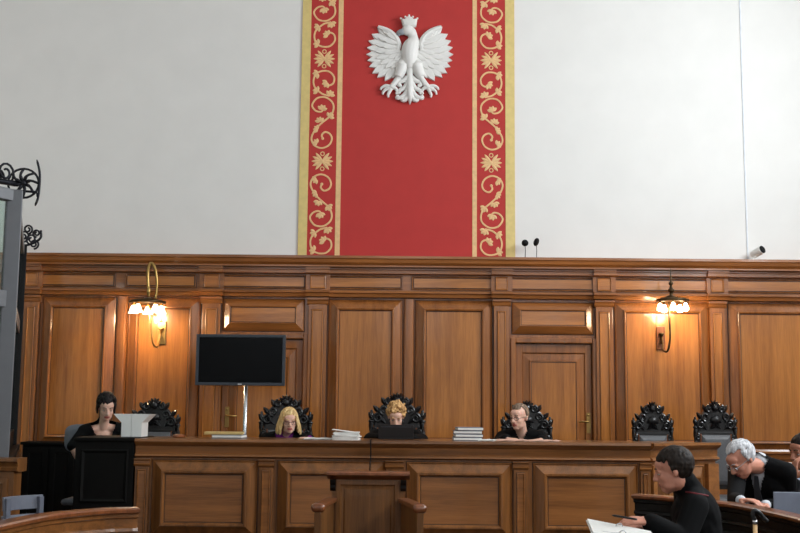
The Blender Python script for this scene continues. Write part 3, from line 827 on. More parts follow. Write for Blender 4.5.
ca, cb = xx(22, 11.1, 450), xx(76, 11.1, 450); zcu = zz(442, 11.1, 50)  # black box added to stand for the shade over the lower panelling
t = thing('shade_box', 'low black box standing in for shade on the panelling left of the dark-haired woman', 'shade stand-in', ((ca+cb)/2, 11.3, DZ))
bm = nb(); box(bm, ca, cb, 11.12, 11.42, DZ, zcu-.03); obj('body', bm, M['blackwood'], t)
bm = nb(); box(bm, ca-.02, cb+.02, 11.09, 11.43, zcu-.03, zcu); obj('shade_box_top', bm, M['blackwood'], t, bevel=.006)
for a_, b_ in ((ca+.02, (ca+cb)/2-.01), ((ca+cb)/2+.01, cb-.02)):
    bm = nb(); raised_panel(bm, a_, b_, DZ+.06, zcu-.06, 11.12, [(0, 0), (0, .018), (.05, .018), (.055, .01), (.08, .01)]); dd_ = obj('shade_box_front', bm, M['blackwood'], t)
# the step in front of the bench
bm = nb(); box(bm, XL, XR, 8.75, 9.0, 0, .15); struct('floor_step', bm, M['dais'])

# ------------------------------------------------------------------ carved chairs
def spiral(cx, cz, r0, turns, sgn, start, y, n=16):
    return [V((cx+math.cos(start+sgn*2*PI*turns*i/n)*r0*(1-.72*i/n), y, cz+math.sin(start+sgn*2*PI*turns*i/n)*r0*(1-.72*i/n))) for i in range(n+1)]
def carved_chair(label, kind):
    t = thing('carved_chair', label, 'chair', (0, 0, 0))
    hw = .20
    bm = nb()
    box(bm, -.25, .25, -.46, .0, .38, .44); obj('seat_rail', bm, M['carved'], t, bevel=.01)
    bm = nb()
    for k, (s, z) in enumerate(((0, .44), (0, .49), (.02, .505), (.1, .52))): pass
    raised = [[V((-.24+d, -.45+d, z)), V((.24-d, -.45+d, z)), V((.24-d, -.02-d*.3, z)), V((-.24+d, -.02-d*.3, z))] for d, z in ((0, .44), (0, .475), (.015, .495), (.06, .51), (.15, .517))]
    loft(bm, raised); obj('seat', bm, M['leather'], t)
    for sx in (-1, 1):
        bm = nb(); lathe(bm, [(.02, 0), (.03, .015), (.03, .05), (.018, .08), (.022, .14), (.034, .2), (.034, .26), (.02, .3), (.03, .34), (.03, .38)], (sx*.22, -.43, 0), 12); obj('leg', bm, M['carved'], t, smooth=True)
        # rear post, twisted, with a finial
        bm = nb(); box(bm, sx*.22-.025, sx*.22+.025, -.04, .01, 0, .46); obj('leg', bm, M['carved'], t, bevel=.004)
        bm = nb()
        n = 60; rings = []
        for i in range(n+1):
            z = .46+(1.13-.46)*i/n
            rings.append([V((sx*.225+math.cos(2*PI*k/12)*(.017+.008*math.cos(3*(2*PI*k/12)-z*55)), -.015+math.sin(2*PI*k/12)*(.017+.008*math.cos(3*(2*PI*k/12)-z*55)), z)) for k in range(12)])
        loft(bm, rings)
        po = obj('post', bm, M['carved'], t, smooth=True)
        bm = nb(); lathe(bm, [(.026, 0), (.03, .01), (.018, .02), (.014, .03), (.026, .05), (.028, .065), (.012, .085), (.01, .09), (.014, .1), (0, .112)], (sx*.225, -.015, 1.12), 12); obj('finial', bm, M['carved'], po, smooth=True)
        # arm rest
        bm = nb(); tube(bm, spline([(sx*.24, -.02, .74), (sx*.255, -.18, .73), (sx*.26, -.34, .715), (sx*.262, -.43, .70), (sx*.26, -.45, .67)], 4), .024, 8); tube(bm, [(sx*.25, -.40, .44), (sx*.258, -.40, .70)], .02, 8); obj('arm_rest', bm, M['carved'], t, smooth=True)
    bm = nb(); box(bm, -.20, .20, -.025, .015, .56, 1.09)
    back = obj('back_frame', bm, M['carved'], t, bevel=.006)
    bm = nb(); raised_panel(bm, -.165, .165, .60, 1.06, -.024, [(0, 0), (0, .01), (.012, .02), (.04, .032), (.1, .036)]); obj('backrest', bm, M['leather'], t, smooth=False)
    # frame edging around the leather (slightly brown strip)
    bm = nb()
    bm.free()
    for x in (-.172, .172):
        bm = nb(); tube(bm, [(x, -.03, .6), (x, -.03, 1.07)], .009, 6); obj('edging', bm, M['redwood'], t)
    # crest
    bm = nb()
    y = -.01
    rings = []
    outl = [(-.205, 1.08), (-.215, 1.16), (-.175, 1.215), (-.14, 1.265), (-.09, 1.31), (-.045, 1.35), (.045, 1.35), (.09, 1.31), (.14, 1.265), (.175, 1.215), (.215, 1.16), (.205, 1.08)]
    cz_ = 1.16
    for s, yy in ((1, .012), (1, -.015), (.9, -.024)):
        rings.append([V((x*s, yy, cz_+(z-cz_)*s)) for x, z in outl])
    loft(bm, rings)
    for sx in (-1, 1):
        tube(bm, spiral(sx*.165, 1.155, .042, 1.4, -sx, PI/2, -.035), [.015-.008*i/16 for i in range(17)], 8)
        tube(bm, spiral(sx*.115, 1.225, .04, 1.4, sx, -PI/2, -.035), [.015-.008*i/16 for i in range(17)], 8)
        tube(bm, spiral(sx*.07, 1.30, .034, 1.3, -sx, PI/2, -.035), [.014-.007*i/16 for i in range(17)], 8)
        for (x, z, an, L) in ((.2, 1.12, 60, .1), (.15, 1.2, 48, .09), (.1, 1.27, 62, .08), (.19, 1.14, 10, .05), (.06, 1.12, 150, .09), (.1, 1.11, 40, .1)):
            a = math.radians(an)
            if sx < 0: a = PI-a
            petal(bm, V((sx*x, 0, z)), a, L, .045, -.022, .026)
    for k in range(7):
        a = PI*(.1+.8*k/6); petal(bm, V((0, 0, 1.30)), a, .085, .036, -.02, .03)
    ell(bm, (0, -.03, 1.31), (.034, .03, .036)); ell(bm, (0, -.035, 1.20), (.055, .03, .04), seg=16)
    for k in range(5): petal(bm, V((0, 0, 1.20)), PI*(1.1+.2*k), .075, .03, -.03, .02)
    obj('crest', bm, M['carved'], t, smooth=False)
    # carved openwork beside the leather on both sides
    for sx in (-1, 1):
        bm = nb()
        for k in range(4): tube(bm, spiral(sx*.198, .68+k*.12, .03, 1.2, sx, PI/2, -.03, 12), .009, 6)
        box(bm, sx*.198-.006, sx*.198+.006, -.03, -.015, .6, 1.08)
        obj('side_carving', bm, M['carved'], t)
    return t
def copy_tree(o, parent=None):
    c = o.copy(); C.objects.link(c)
    if parent is not None: c.parent = parent
    for ch in o.children: copy_tree(ch, c)
    return c
CL = ['carved black high-backed chair behind the white file holders at the left end', 'carved black high-backed chair behind the woman with long blonde hair',
      'carved black high-backed chair behind the woman with curly hair in the centre', 'carved black high-backed chair behind the man in the black robe',
      'empty carved dark chair with grey leather back, directly behind the right end of the bench', 'empty carved dark chair with grey leather back, beside the older white-haired man']
proto = carved_chair(CL[0], 'c')
specs = [(154.5, 397.5, 10.55, 1.0, 1.0), (286, 394.5, 10.5, 1.02, 1.02), (397, 392.5, 10.5, 1.07, 1.04), (526.5, 400, 10.5, .98, .99), (652, 401, 10.62, .80, .985), (714.5, 400, 10.6, .84, .985)]
kids = list(proto.children)
allc = [proto] + [copy_tree(proto) for _ in specs[1:]]
for o, l, (px, py, Y, sx, sz) in zip(allc, CL, specs):
    p = at(px, 420, Y); zt2 = at(px, py, Y).z
    o.location = (p.x, Y, DZ); o['label'] = l; o['group'] = 'carved high-backed chairs on the dais'
    s = (zt2-DZ)/1.385
    o.scale = (sx, 1, s)

# ------------------------------------------------------------------ clerk's office chair
cp = at(75, 425, 10.2)
t = thing('office_chair', 'grey office chair behind the dark-haired woman at left', 'chair', (cp.x+.12, 10.2, DZ))
bm = nb(); X = cp.x+.12; zt3 = zz(424, 10.2, 75)
rings = []
for d, yy in ((.03, .03), (0, .02), (0, -.01), (.04, -.03)):
    rings.append([V((X+math.copysign(abs(math.cos(a))**.5, math.cos(a))*(.21-d), 10.2+yy, (zt3-.13)+math.copysign(abs(math.sin(a))**.5, math.sin(a))*(.13-d))) for a in [2*PI*k/24 for k in range(24)]])
loft(bm, rings); obj('backrest', bm, M['greyfile'], t, smooth=False)
bm = nb(); box(bm, X-.13, X+.24, 9.88, 10.2, DZ+.42, DZ+.48); obj('seat', bm, M['greyfile'], t, bevel=.03)
bm = nb(); tube(bm, [(X, 10.05, DZ+.08), (X, 10.05, DZ+.45)], .03); tube(bm, [(X, 10.1, DZ+.46), (X, 10.22, DZ+.5), (X, 10.24, zt3-.15)], .02); obj('stem', bm, M['blackmetal'], t)
for k in range(5):
    a = 2*PI*k/5; bm = nb(); tube(bm, [(X, 10.05, DZ+.1), (X+math.cos(a)*.26, 10.05+math.sin(a)*.26, DZ+.06)], .018); ell(bm, (X+math.cos(a)*.26, 10.05+math.sin(a)*.26, DZ+.028), .028); obj('leg', bm, M['blackmetal'], t)

# ------------------------------------------------------------------ people
from mathutils.bvhtree import BVHTree
def basis(fwd, up=V((0, 0, 1))):
    f = V(fwd).normalized(); y = -f
    z = (up - y*up.dot(y)).normalized(); x = y.cross(z)
    return Matrix((x, y, z)).transposed()
def hand(bm, Wr, d, n, curl, side, s):
    "palm with four bent fingers and a thumb from the side of the palm; n points out of the palm"
    d = V(d).normalized(); n = V(n); n = (n - d*n.dot(d)).normalized(); x = d.cross(n)*side
    Wr = V(Wr)
    for k in range(4):
        o = (-.030 + .020*k)*s
        kn = Wr + d*(.088-.004*abs(k-1.3))*s + x*o
        cap(bm, Wr + d*.012*s + x*o*.55, .017*s, kn, .0115*s, 8)
        L = (.040, .046, .043, .034)[k]*s
        p = kn; a = curl*.55
        for j, (q, r) in enumerate(((1, .0096), (.66, .0086), (.52, .0078))):
            dd = d*math.cos(a) + n*math.sin(a)
            p2 = p + dd*L*q
            cap(bm, p, r*s, p2, (r-.0006)*s, 8); p = p2; a += curl*(.75 if j == 0 else .5)
    t0 = Wr + d*.022*s - x*.022*s
    t1 = t0 + (d*.55 - x*.55 + n*.45).normalized()*.044*s
    t2 = t1 + (d*.85 - x*.1 + n*.45).normalized()*.034*s
    t3 = t2 + (d*.95 + x*.2 + n*.3).normalized()*.024*s
    cap(bm, t0, .017*s, t1, .0125*s, 8); cap(bm, t1, .0115*s, t2, .0105*s, 8); cap(bm, t2, .0105*s, t3, .008*s, 8)
def person(label, H, f, Sn, tf, P, arms, sc=1.0, hair='short', hairmat='hairbrown', skinm='skinA', top='robe', glasses=None, short=False, cutV=None, shirt=None, vox=.0065, roll=0, floor=DZ, legs=True, hw=.175, slim=1.0, collar=0.0):
    H, Sn, P = V(H), V(Sn), V(P)
    HB = basis(f) @ Matrix.Rotation(roll, 3, 'Y')
    hp = lambda x, y, z: H + HB @ (V((x, y, z))*sc)
    root_loc = V((P.x, P.y, floor))
    tz = (Sn-P).normalized(); fw = V((tf[0], tf[1], 0)).normalized(); fw = (fw - tz*fw.dot(tz)).normalized()
    TB = Matrix((fw.cross(tz)*-1 if False else (-fw).cross(tz), -fw, tz)).transposed()
    tx = TB @ V((1, 0, 0))
    tp = lambda x, y, z: Sn + TB @ (V((x, y, z))*sc)
    L = (Sn-P).length/sc
    e3 = lambda a, b_, c: [a*sc, b_*sc, c*sc]
    sh = [tp(hw, .0, -.045), tp(-hw, .0, -.045)]      # image-left is whichever arm the caller lists first
    arms = [tuple(V(q) if q is not None else None for q in a[:4]) + a[4:] for a in arms]
    # match each arm with the nearer shoulder
    if (arms[0][0]-sh[0]).length + (arms[1][0]-sh[1]).length > (arms[0][0]-sh[1]).length + (arms[1][0]-sh[0]).length: sh.reverse()
    hipx = .09
    kn, an, to = [], [], []
    for sx in (1, -1):
        hip = P + TB @ V((sx*hipx*sc, 0, 0)); k = P + fwh(tf)*.43*sc + tx*sx*.11*sc; k.z = P.z + .02
        a = k + fwh(tf)*.03; a.z = floor+.10
        kn.append(k); an.append(a); to.append(a + fwh(tf)*.17 - V((0, 0, .055)))
    def torso(bm, o):
        ell(bm, P+tz*.02, e3(.165*slim+o, .125*slim+o, .12+o), TB); ell(bm, P.lerp(Sn, .38), e3(.145*slim+o, .112*slim+o, .18+o), TB)
        ell(bm, tp(0, -.005, -.20), e3(.165*slim+o, .115*slim+o, .185+o), TB)
        for s_ in (0, 1): cap(bm, tp(0, .015, -.015), (.055+o)*sc, sh[s_], (.052+o)*sc)
        for s_ in (1, -1): ell(bm, tp(s_*.075, -.05, -.155), e3(.085*slim+o, .062+o, .085+o), TB)
        ell(bm, tp(0, .05, -.14), e3(.14+o, .07+o, .13+o), TB)
    # --- body, one continuous surface
    bm = nb()
    ell(bm, hp(0, .018, .034), e3(.075, .094, .086), HB, 20, 12)
    ell(bm, hp(0, -.028, -.03), e3(.060, .064, .082), HB, 18, 12)
    ell(bm, hp(0, -.052, -.092), e3(.034, .034, .026), HB)
    for s_ in (1, -1):
        ell(bm, hp(s_*.033, -.052, -.028), e3(.026, .029, .026), HB); ell(bm, hp(s_*.030, -.034, -.070), e3(.024, .038, .030), HB)
        ell(bm, hp(s_*.031, -.0745, .0065), e3(.0165, .012, .0085), HB, 10, 8)
        ell(bm, hp(s_*.022, -.083, .022), e3(.026, .014, .010), HB)
        ell(bm, hp(s_*.011, -.100, -.034), e3(.009, .010, .008), HB)
        ell(bm, hp(s_*.075, .020, -.006), e3(.008, .017, .027), HB @ Matrix.Rotation(.3*s_, 3, 'Z'))
        ell(bm, hp(s_*.071, .012, -.026), e3(.008, .010, .012), HB)
    cap(bm, hp(0, -.084, .018), .011*sc, hp(0, -.112, -.028), .0135*sc, 10)
    ell(bm, hp(0, -.070, -.058), e3(.036, .026, .030), HB); ell(bm, hp(0, -.070, -.088), e3(.024, .022, .018), HB); ell(bm, hp(0, -.06, .045), e3(.055, .034, .035), HB)
    ell(bm, hp(0, -.088, -.058), e3(.023, .012, .006), HB); ell(bm, hp(0, -.086, -.069), e3(.019, .012, .007), HB)
    nk = hp(0, .014, -.062)
    cap(bm, nk, .053*sc*(.80 if slim < 1 else .98), tp(0, .01, -.02), .06*sc*(.80 if slim < 1 else .98)); cap(bm, hp(0, .004, -.075), .036*sc, tp(0, .0, -.01), .045*sc)
    torso(bm, -.012)
    for i, a in enumerate(arms):
        cap(bm, sh[i], .047*sc, a[0], .038*sc); cap(bm, a[0], .039*sc, a[1], .026*sc)
        hand(bm, a[1], a[2], a[3], a[4], a[5], sc)
    for k, a, t_, sx in zip(kn, an, to, (1, -1)):
        hip = P + TB @ V((sx*hipx*sc, 0, 0))
        cap(bm, hip, .085*sc, k, .055*sc); cap(bm, k, .054*sc, a, .036*sc); cap(bm, a-V((0, 0, .04)), .036, t_, .03)
    b2 = remesh(bm, vox, 5)
    fs = b2.faces; 
    lip = hp(0, -.098, -.063)
    ihb = HB.inverted()
    for fc in fs:
        q = ihb @ (fc.calc_center_median() - H)/sc
        if abs(q.x) < .024 and -.074 < q.z < -.0545+.004*(abs(q.x) < .012) and q.y < -.085: fc.material_index = 1
    root = tag(obj('person', b2, [M[skinm], M['lips']], None, smooth=True, loc=root_loc), label, 'person')
    # --- eyes and brows
    for s_ in (1, -1):
        bm = nb(); ell(bm, hp(s_*.031, -.0755, -.003), e3(.0125, .0105, .0055), HB, 12, 8); ey = obj('eye', bm, M['eyew'], root, smooth=True)
        bm = nb(); ell(bm, hp(s_*.031, -.0835, -.0035), e3(.0058, .0035, .0048), HB, 10, 6); obj('iris', bm, M['eyed'], ey, smooth=True)
        bm = nb(); pts = [hp(s_*x, y, z) for x, y, z in ((.014, -.094, .025), (.03, -.095, .031), (.046, -.083, .027))]; tube(bm, spline(pts, 3), .0035, 6); obj('eyebrow', bm, M[hairmat], root)
    if glasses:
        bm = nb()
        for s_ in (1, -1):
            tube(bm, [hp(s_*.033+.024*math.cos(2*PI*k/16), -.103+.004*abs(math.cos(2*PI*k/16)), -.002+.017*math.sin(2*PI*k/16)) for k in range(17)], .0022, 6)
            tube(bm, [hp(s_*.057, -.100, .002), hp(s_*.072, -.06, .004), hp(s_*.080, .0, .004), hp(s_*.08, .02, -.006)], .002, 6)
        tube(bm, [hp(-.010, -.104, .002), hp(0, -.107, .006), hp(.010, -.104, .002)], .002, 6)
        g = obj('glasses', bm, M[glasses], root)
    # --- hair
    rnd = random.Random(len(label))
    bm = nb()
    def scalp(az, el, r=1.0):   # az 0 = front
        a = az; c = math.cos(el)
        return V((.080*math.sin(a)*c, .018 - .100*math.cos(a)*c, .036 + .092*math.sin(el)))*1.0
    if hair in ('short', 'white', 'grey'):
        lowb = {'short': -1.12, 'white': -.9, 'grey': -.75}[hair]
        for i in range(900):
            az = rnd.uniform(-PI, PI); el = rnd.uniform(lowb, PI/2)
            fr = math.cos(az)
            lim = .50 if fr > .55 else (.50 - (.55-fr)*1.25 if fr > .12 else -.30 if fr > -.12 else -.5 if fr > -.3 else lowb)
            if hair == 'white' and fr > .2: lim = max(lim, .95)
            if hair == 'grey' and fr > .2: lim = max(lim, .78)
            if el < lim: continue
            p = scalp(az, el)*.975
            q = scalp(az + rnd.uniform(-.06, .06), el - .28)*.95
            th = {'short': .0135, 'white': .0135, 'grey': .008}[hair]
            cap(bm, hp(*p), th*sc*rnd.uniform(.7, 1.15), hp(*(q*1.03)), th*.6*sc, 6)
        hm = remesh(bm, .0055, 3)
    elif hair in ('bob', 'curly', 'updo'):
        ell(bm, hp(0, .026, .046), e3(.082, .094, .086), HB, 18, 12)
        if hair == 'bob':
            for i in range(150):
                az = rnd.uniform(-PI, PI)
                if abs(az) < .80: continue
                el = rnd.uniform(.2, 1.3)
                p = scalp(az, el); pts = [p]
                drop = rnd.uniform(.085, .130)
                e = scalp(az, 0)
                side = 1.12 + .1*rnd.random()
                pts = [p, V((e.x*1.14, .02+(e.y-.02)*1.06, .01)), V((e.x*side*1.16, .02+(e.y-.02)*1.05, -.05)), V((e.x*side*1.24, .02+(e.y-.02)*1.0, -drop+.005))]
                r = .012
                for a, b_ in zip(pts, pts[1:]): cap(bm, hp(*a), r*sc, hp(*b_), r*.9*sc, 6)
            for i in range(16):    # fringe swept to the sides
                x = rnd.uniform(-.06, .06)
                cap(bm, hp(x*.3+.012, -.05, .113), .011*sc, hp(x*1.1, -.078+abs(x)*.35, .078-abs(x)*.45), .008*sc, 6)
        if hair == 'curly':
            for i in range(230):
                az = rnd.uniform(-PI, PI); fr = math.cos(az)
                el = rnd.uniform(-.55, PI/2)
                lim = .45 if fr > .45 else (-.2 if fr > .0 else -.6)
                if el < lim: continue
                p = scalp(az, el)*1.06
                q = p + V((rnd.uniform(-1, 1), rnd.uniform(-1, 1), rnd.uniform(-1, 1)))*.02
                cap(bm, hp(*p), .014*sc, hp(*q), .010*sc, 6)
        if hair == 'updo':
            for i in range(200):
                az = rnd.uniform(-PI, PI); fr = math.cos(az)
                el = rnd.uniform(-.8, PI/2)
                lim = .42 if fr > .5 else (-.25 if fr > .0 else -.8)
                if el < lim: continue
                p = scalp(az, el)*1.03
                q = scalp(az, el-.15)*1.05
                cap(bm, hp(*p), .015*sc, hp(*q), .012*sc, 6)
            ell(bm, hp(0, .05, .09), e3(.06, .055, .045), HB)
            for s_ in (1, -1):
                for k in range(6): cap(bm, hp(s_*.078, -.02+.012*k, .02), .012*sc, hp(s_*(.078), -.012+.014*k, -.055), .008*sc, 6)
        hm = remesh(bm, .0055, 1)
    obj('hair', hm, M[hairmat], root, smooth=True)
    # --- clothes
    itb = TB.inverted()
    def cutter(zv, k, extra=0):
        def c(p):
            q = itb @ (p - Sn)/sc
            if -.19 < q.y < .0 and q.z > zv and abs(q.x) < (q.z-zv)*k and q.z < .2: return True
            h = itb @ (p - nk)/sc
            return False
        return c
    if shirt:
        bm = nb(); torso(bm, .002)
        cap(bm, tp(0, .012, -.03), .066*sc, tp(0, .012, .018), .064*sc)
        if not short:
            for i, a in enumerate(arms):
                b4 = nb(); w0 = a[0].lerp(a[1], .8); cap(b4, w0, .036*sc, a[1], .034*sc); obj('cuff', remesh(b4, .008, 2), M[shirt[0]], root, smooth=True)
        sv = cutter(-.07, .55) if shirt[1] else None
        obj('shirt', remesh(bm, .009, 3, cut=sv), M[shirt[0]], root, smooth=True)
    bm = nb(); torso(bm, .018)
    cap(bm, tp(0, .022, -.03), .070*sc, tp(0, .03, .03)*(1-collar*11)+nk*collar*11, (.062+collar*.22)*sc)
    for s_ in (0, 1): cap(bm, tp(0, .02, .015), .058*sc, sh[s_], .05*sc)
    mat = M['robe'] if top in ('robe', 'blouse') else M['suit']
    flare = .085 if top == 'robe' else .044
    for i, a in enumerate(arms):
        cap(bm, sh[i], (.072 if top != 'blouse' else .062)*sc, a[0], (.066 if top == 'robe' else .052)*sc)
        if short: pass
        else: cap(bm, a[0], (.066 if top == 'robe' else .052)*sc, a[0].lerp(a[1], .88), (.056 if top == 'robe' else .042)*sc)
        if top == 'robe':
            q = a[0].lerp(a[1], .86); cap(bm, q-V((0, 0, .012)), .054*sc, a[0].lerp(a[1], .5)-V((0, 0, .04)), .05*sc)
    if top == 'robe':
        for k, a, sx in zip(kn, an, (1, -1)):
            hip = P + TB @ V((sx*hipx*sc, 0, 0)); cap(bm, hip, .11*sc, k, .085*sc); cap(bm, k, .085*sc, a+V((0, 0, .12)), .085*sc)
        cap(bm, P-fwh(tf)*0, .12, (kn[0]+kn[1])/2, .08)
    cv = cutter(*cutV) if cutV else None
    cl = remesh(bm, .0095, 3, cut=cv)
    tree = BVHTree.FromBMesh(cl)
    nm = {'robe': 'robe', 'suit': 'jacket', 'blouse': 'blouse'}[top]
    obj(nm, cl, mat, root, smooth=True)
    if top != 'robe':
        bm = nb()
        for k, a, sx in zip(kn, an, (1, -1)):
            hip = P + TB @ V((sx*hipx*sc, 0, 0)); cap(bm, hip, .1*sc, k, .068*sc); cap(bm, k, .066*sc, a+V((0, 0, .02)), .055*sc)
        ell(bm, P, e3(.18, .14, .12), TB)
        obj('trousers', remesh(bm, .011, 3), M['trous'], root, smooth=True)
    for a, t_ in zip(an, to):
        bm = nb(); cap(bm, a-V((0, 0, .035)), .045, t_, .038); ell(bm, a+V((0, 0, -.0)), .046)
        b3 = remesh(bm, .009, 2)
        for v in b3.verts:
            v.co.z = max(v.co.z, floor+.001)
        obj('shoe', b3, M['shoe'], root, smooth=True)
    return dict(root=root, hp=hp, tp=tp, tree=tree, sh=sh)
def fwh(tf): return V((tf[0], tf[1], 0)).normalized()

def lap(P, tf, side, up=.09):
    "hand resting on the thigh"
    f_ = fwh(tf); x = f_.cross(V((0, 0, 1)))
    return P + f_*.28 + x*side*.12 + V((0, 0, up))
# clerk at the left
H = at(106.3, 407.2, 9.98); Sn = at(103.5, 426, 10.06); P = V((Sn.x-.02, 10.2, DZ+.56))
tf = (.3, -.95)
person('dark-haired woman in a black V-neck top sitting at the left end, looking down', H, (.38, -.82, -.36), Sn, tf, P,
       [(at(72.5, 446, 9.93), at(84, 470, 9.93), (.8, -.2, -.3), (0, 0, -1), .4, 1), (at(124, 452, 9.98), at(112, 468, 9.92), (-.7, -.2, 0), (0, 0, -1), .4, -1)],
       sc=.97, hair='updo', hairmat='hairblack', skinm='skinA', top='blouse', short=True, cutV=(-.19, .50), slim=.9, hw=.165)
# woman with long blonde hair
H = at(289, 421, 10.12); Sn = at(284.5, 435, 10.2); P = V((Sn.x, 10.27, DZ+.56))
person('blonde woman with shoulder-length hair, dark glasses and a purple collar over a black robe', H, (.22, -.95, -.16), Sn, (.08, -1), P,
       [(at(265, 452, 10.1), at(277, 456, 9.99), (.8, -.3, 0), (0, 0, -1), .5, 1), (at(309, 446, 10.05), at(309.5, 438.5, 9.86), (-.8, -.6, .05), (0, 0, -1), .5, -1)],
       sc=.93, hair='bob', hairmat='hairblonde', glasses='lensfr', top='robe', shirt=('purple', False), cutV=(-.30, .26), slim=.9)
# presiding judge
H = at(396, 416.5, 10.10); Sn = at(396, 431.5, 10.22); P = V((Sn.x, 10.32, DZ+.54))
person('woman with short curly strawberry-blonde hair bending her head over a black laptop', H, (.0, -.86, -.42), Sn, (0, -1), P,
       [(at(370, 439.5, 10.05), at(381, 438.5, 9.86), (.85, -.5, 0), (0, 0, -1), .4, 1), (at(422, 440.5, 10.05), at(411, 439.3, 9.86), (-.85, -.5, 0), (0, 0, -1), .4, -1)],
       sc=.93, hair='curly', hairmat='haircurl', skinm='skinA', top='robe', slim=.95, hw=.185, cutV=(-.05, .5))
# male judge
H = at(519, 417.2, 10.08); Sn = at(521.5, 433, 10.16); P = V((Sn.x+.02, 10.26, DZ+.55))
person('man with short greying hair and glasses in a black robe, looking to the left', H, (-.62, -.77, -.12), Sn, (-.15, -1), P,
       [(at(498.5, 445, 10.04), at(507, 439.2, 9.80), (.8, -.5, .0), (0, 0, -1), .4, 1), (at(546, 446, 10.06), at(541, 440.2, 9.80), (-.6, -.8, 0), (0, 0, -1), .4, -1)],
       sc=.97, hair='grey', hairmat='hairgrey', skinm='skinA', glasses='lensfr', top='robe', cutV=(-.06, .6))
# attorney in the right foreground
H = at(673.5, 470.5, 6.2); Sn = at(688.5, 490.5, 6.28); P = V((Sn.x+.17, 6.36, .58))
P_att = P.copy()
att = person('dark-haired man in a black robe with dark red piping, writing in the right foreground', H, (-.92, .36, -.24), Sn, (-.95, .1), P,
       [(at(683, 540, 6.02), at(648, 521.5, 5.98), (-1, .05, .06), (.1, .35, -.9), .62, 1), (at(688, 540, 6.5), at(650, 525, 6.12), (-.95, -.25, .0), (.1, .2, -.9), .7, -1)],
       sc=1.0, hair='short', hairmat='hairbrown', skinm='skinB', top='robe', floor=0, vox=.005, hw=.18, collar=.06)
bm = nb()
pts = []
for px, py, Y in ((686, 492, 6.1), (691, 493, 6.08), (697, 494, 6.08), (703, 495, 6.1), (708, 496, 6.14)):
    r = att['tree'].ray_cast(V((0, 0, CAMZ)), (at(px, py, Y)-V((0, 0, CAMZ))).normalized())
    if r[0] is not None: pts.append(r[0] + r[1]*.002)
if len(pts) > 2: tube(bm, pts, .0045, 8); obj('collar_piping', bm, M['redtrim'], att['root'], smooth=True)
pa, pb = at(612, 515.2, 6.0), at(637, 519.5, 5.93)
bm = nb(); tube(bm, [pa, pa.lerp(pb, .1), pa.lerp(pb, .9), pb], [.002, .006, .006, .005], 10); tag(obj('pen', bm, M['blackplastic'], None, smooth=True, loc=pa), 'black pen in the hands of the man writing in the right foreground', 'pen')
# older man
H = at(741.5, 459.5, 7.60); Sn = at(760, 464.5, 7.72); P = V((Sn.x+.24, 8.0, .68))
old = person('older white-haired man with glasses and a dark suit leaning forward at the right', H, (-.74, -.22, -.62), Sn, (-.68, -.7), P,
       [(at(735, 500, 7.40), at(741, 500.5, 7.12), (.5, -.75, .08), (0, 0, -1), .5, 1), (at(790, 505, 7.75), at(765, 505, 7.5), (-.6, -.7, 0), (0, 0, -1), .4, -1)],
       sc=1.0, hair='white', hairmat='hairwhite', skinm='skinB', glasses='silverfr', top='suit', shirt=('shirtw', False), cutV=(-.19, .28), floor=.15, collar=.045)
bm = nb()
pts = [old['tp'](0, -.085, -.035), old['tp'](0, -.125, -.12), old['tp'](0, -.15, -.22), old['tp'](0, -.15, -.32)]
rings = []
TBx = (old['tp'](1, 0, 0)-old['tp'](0, 0, 0)); TBy = (old['tp'](0, 1, 0)-old['tp'](0, 0, 0))
for p, wd_ in zip(pts, (.014, .022, .03, .034)):
    rings.append([p+TBx*wd_, p+TBx*wd_-TBy*.008, p-TBx*wd_-TBy*.008, p-TBx*wd_])
loft(bm, rings); obj('tie', bm, M['tie'], old['root'])
# man cut by the right edge
H = at(803.5, 452, 7.95); Sn = at(815, 478, 8.1); P = V((Sn.x+.1, 8.2, .68))
person('man at the right edge resting his chin on his hand, light blue cuff', H, (-.9, -.35, -.15), Sn, (-.8, -.5), P,
       [(at(789, 500, 7.68), at(795, 480, 7.70), (-.02, .15, 1), (.9, .3, .1), .7, 1), (at(840, 510, 8.1), at(815, 512, 7.8), (-.6, -.7, 0), (0, 0, -1), .4, -1)],
       sc=1.0, hair='short', hairmat='hairbrown', skinm='skinC', top='suit', shirt=('shirtb', False), cutV=(-.12, .4), floor=.15)

#ENDPEOPLE
# ------------------------------------------------------------------ things on the bench
zTop = zT - .002
def rot_stack(cx, cy, z, L, Wd, h, ang, mat, name, parent, bev=.002):
    bm = nb(); box(bm, -L/2, L/2, -Wd/2, Wd/2, 0, h, Matrix.Translation((cx, cy, z)) @ Matrix.Rotation(ang, 4, 'Z')); return obj(name, bm, mat, parent, bevel=bev)
def folder(px, Y, z, L, h, ang, cover, label, group):
    c = at(px, 440, Y)
    t = thing('case_folder', label, 'folder', (c.x, Y, z), 0, group)
    rot_stack(c.x, Y, z, L, .23, h*.2, ang, M[cover], 'cover', t); rot_stack(c.x+.004, Y, z+h*.2, L-.004, .235, h*.58, ang, M['cream' if cover == 'cream' else 'paper'], 'pages', t); rot_stack(c.x, Y, z+h*.78, L, .23, h*.21, ang, M[cover], 'cover', t)
    return t
# left pile: a cream folder on a grey one
z = zTop
folder(229, 9.62, z, .26, .030, -.05, 'greyfile', 'dark grey case folder at the bottom of the pile under the television', 'case folders under the television')
folder(224, 9.63, z+.031, .33, .022, .08, 'cream', 'cream case folder on top of the pile under the television', 'case folders under the television')
for k, (px, L, a) in enumerate(((466.5, .24, 0), (467.5, .235, .03), (467, .24, -.03), (468.5, .22, .05))):
    folder(px, 9.55, zTop+k*.0285, L, .028, a, 'greyfile', ['grey case folder at the bottom of the pile between the two judges', 'second grey case folder from the bottom of the pile between the two judges', 'third grey case folder from the bottom of the pile between the two judges', 'grey case folder on top of the pile between the two judges'][k], 'case folders piled between two judges')
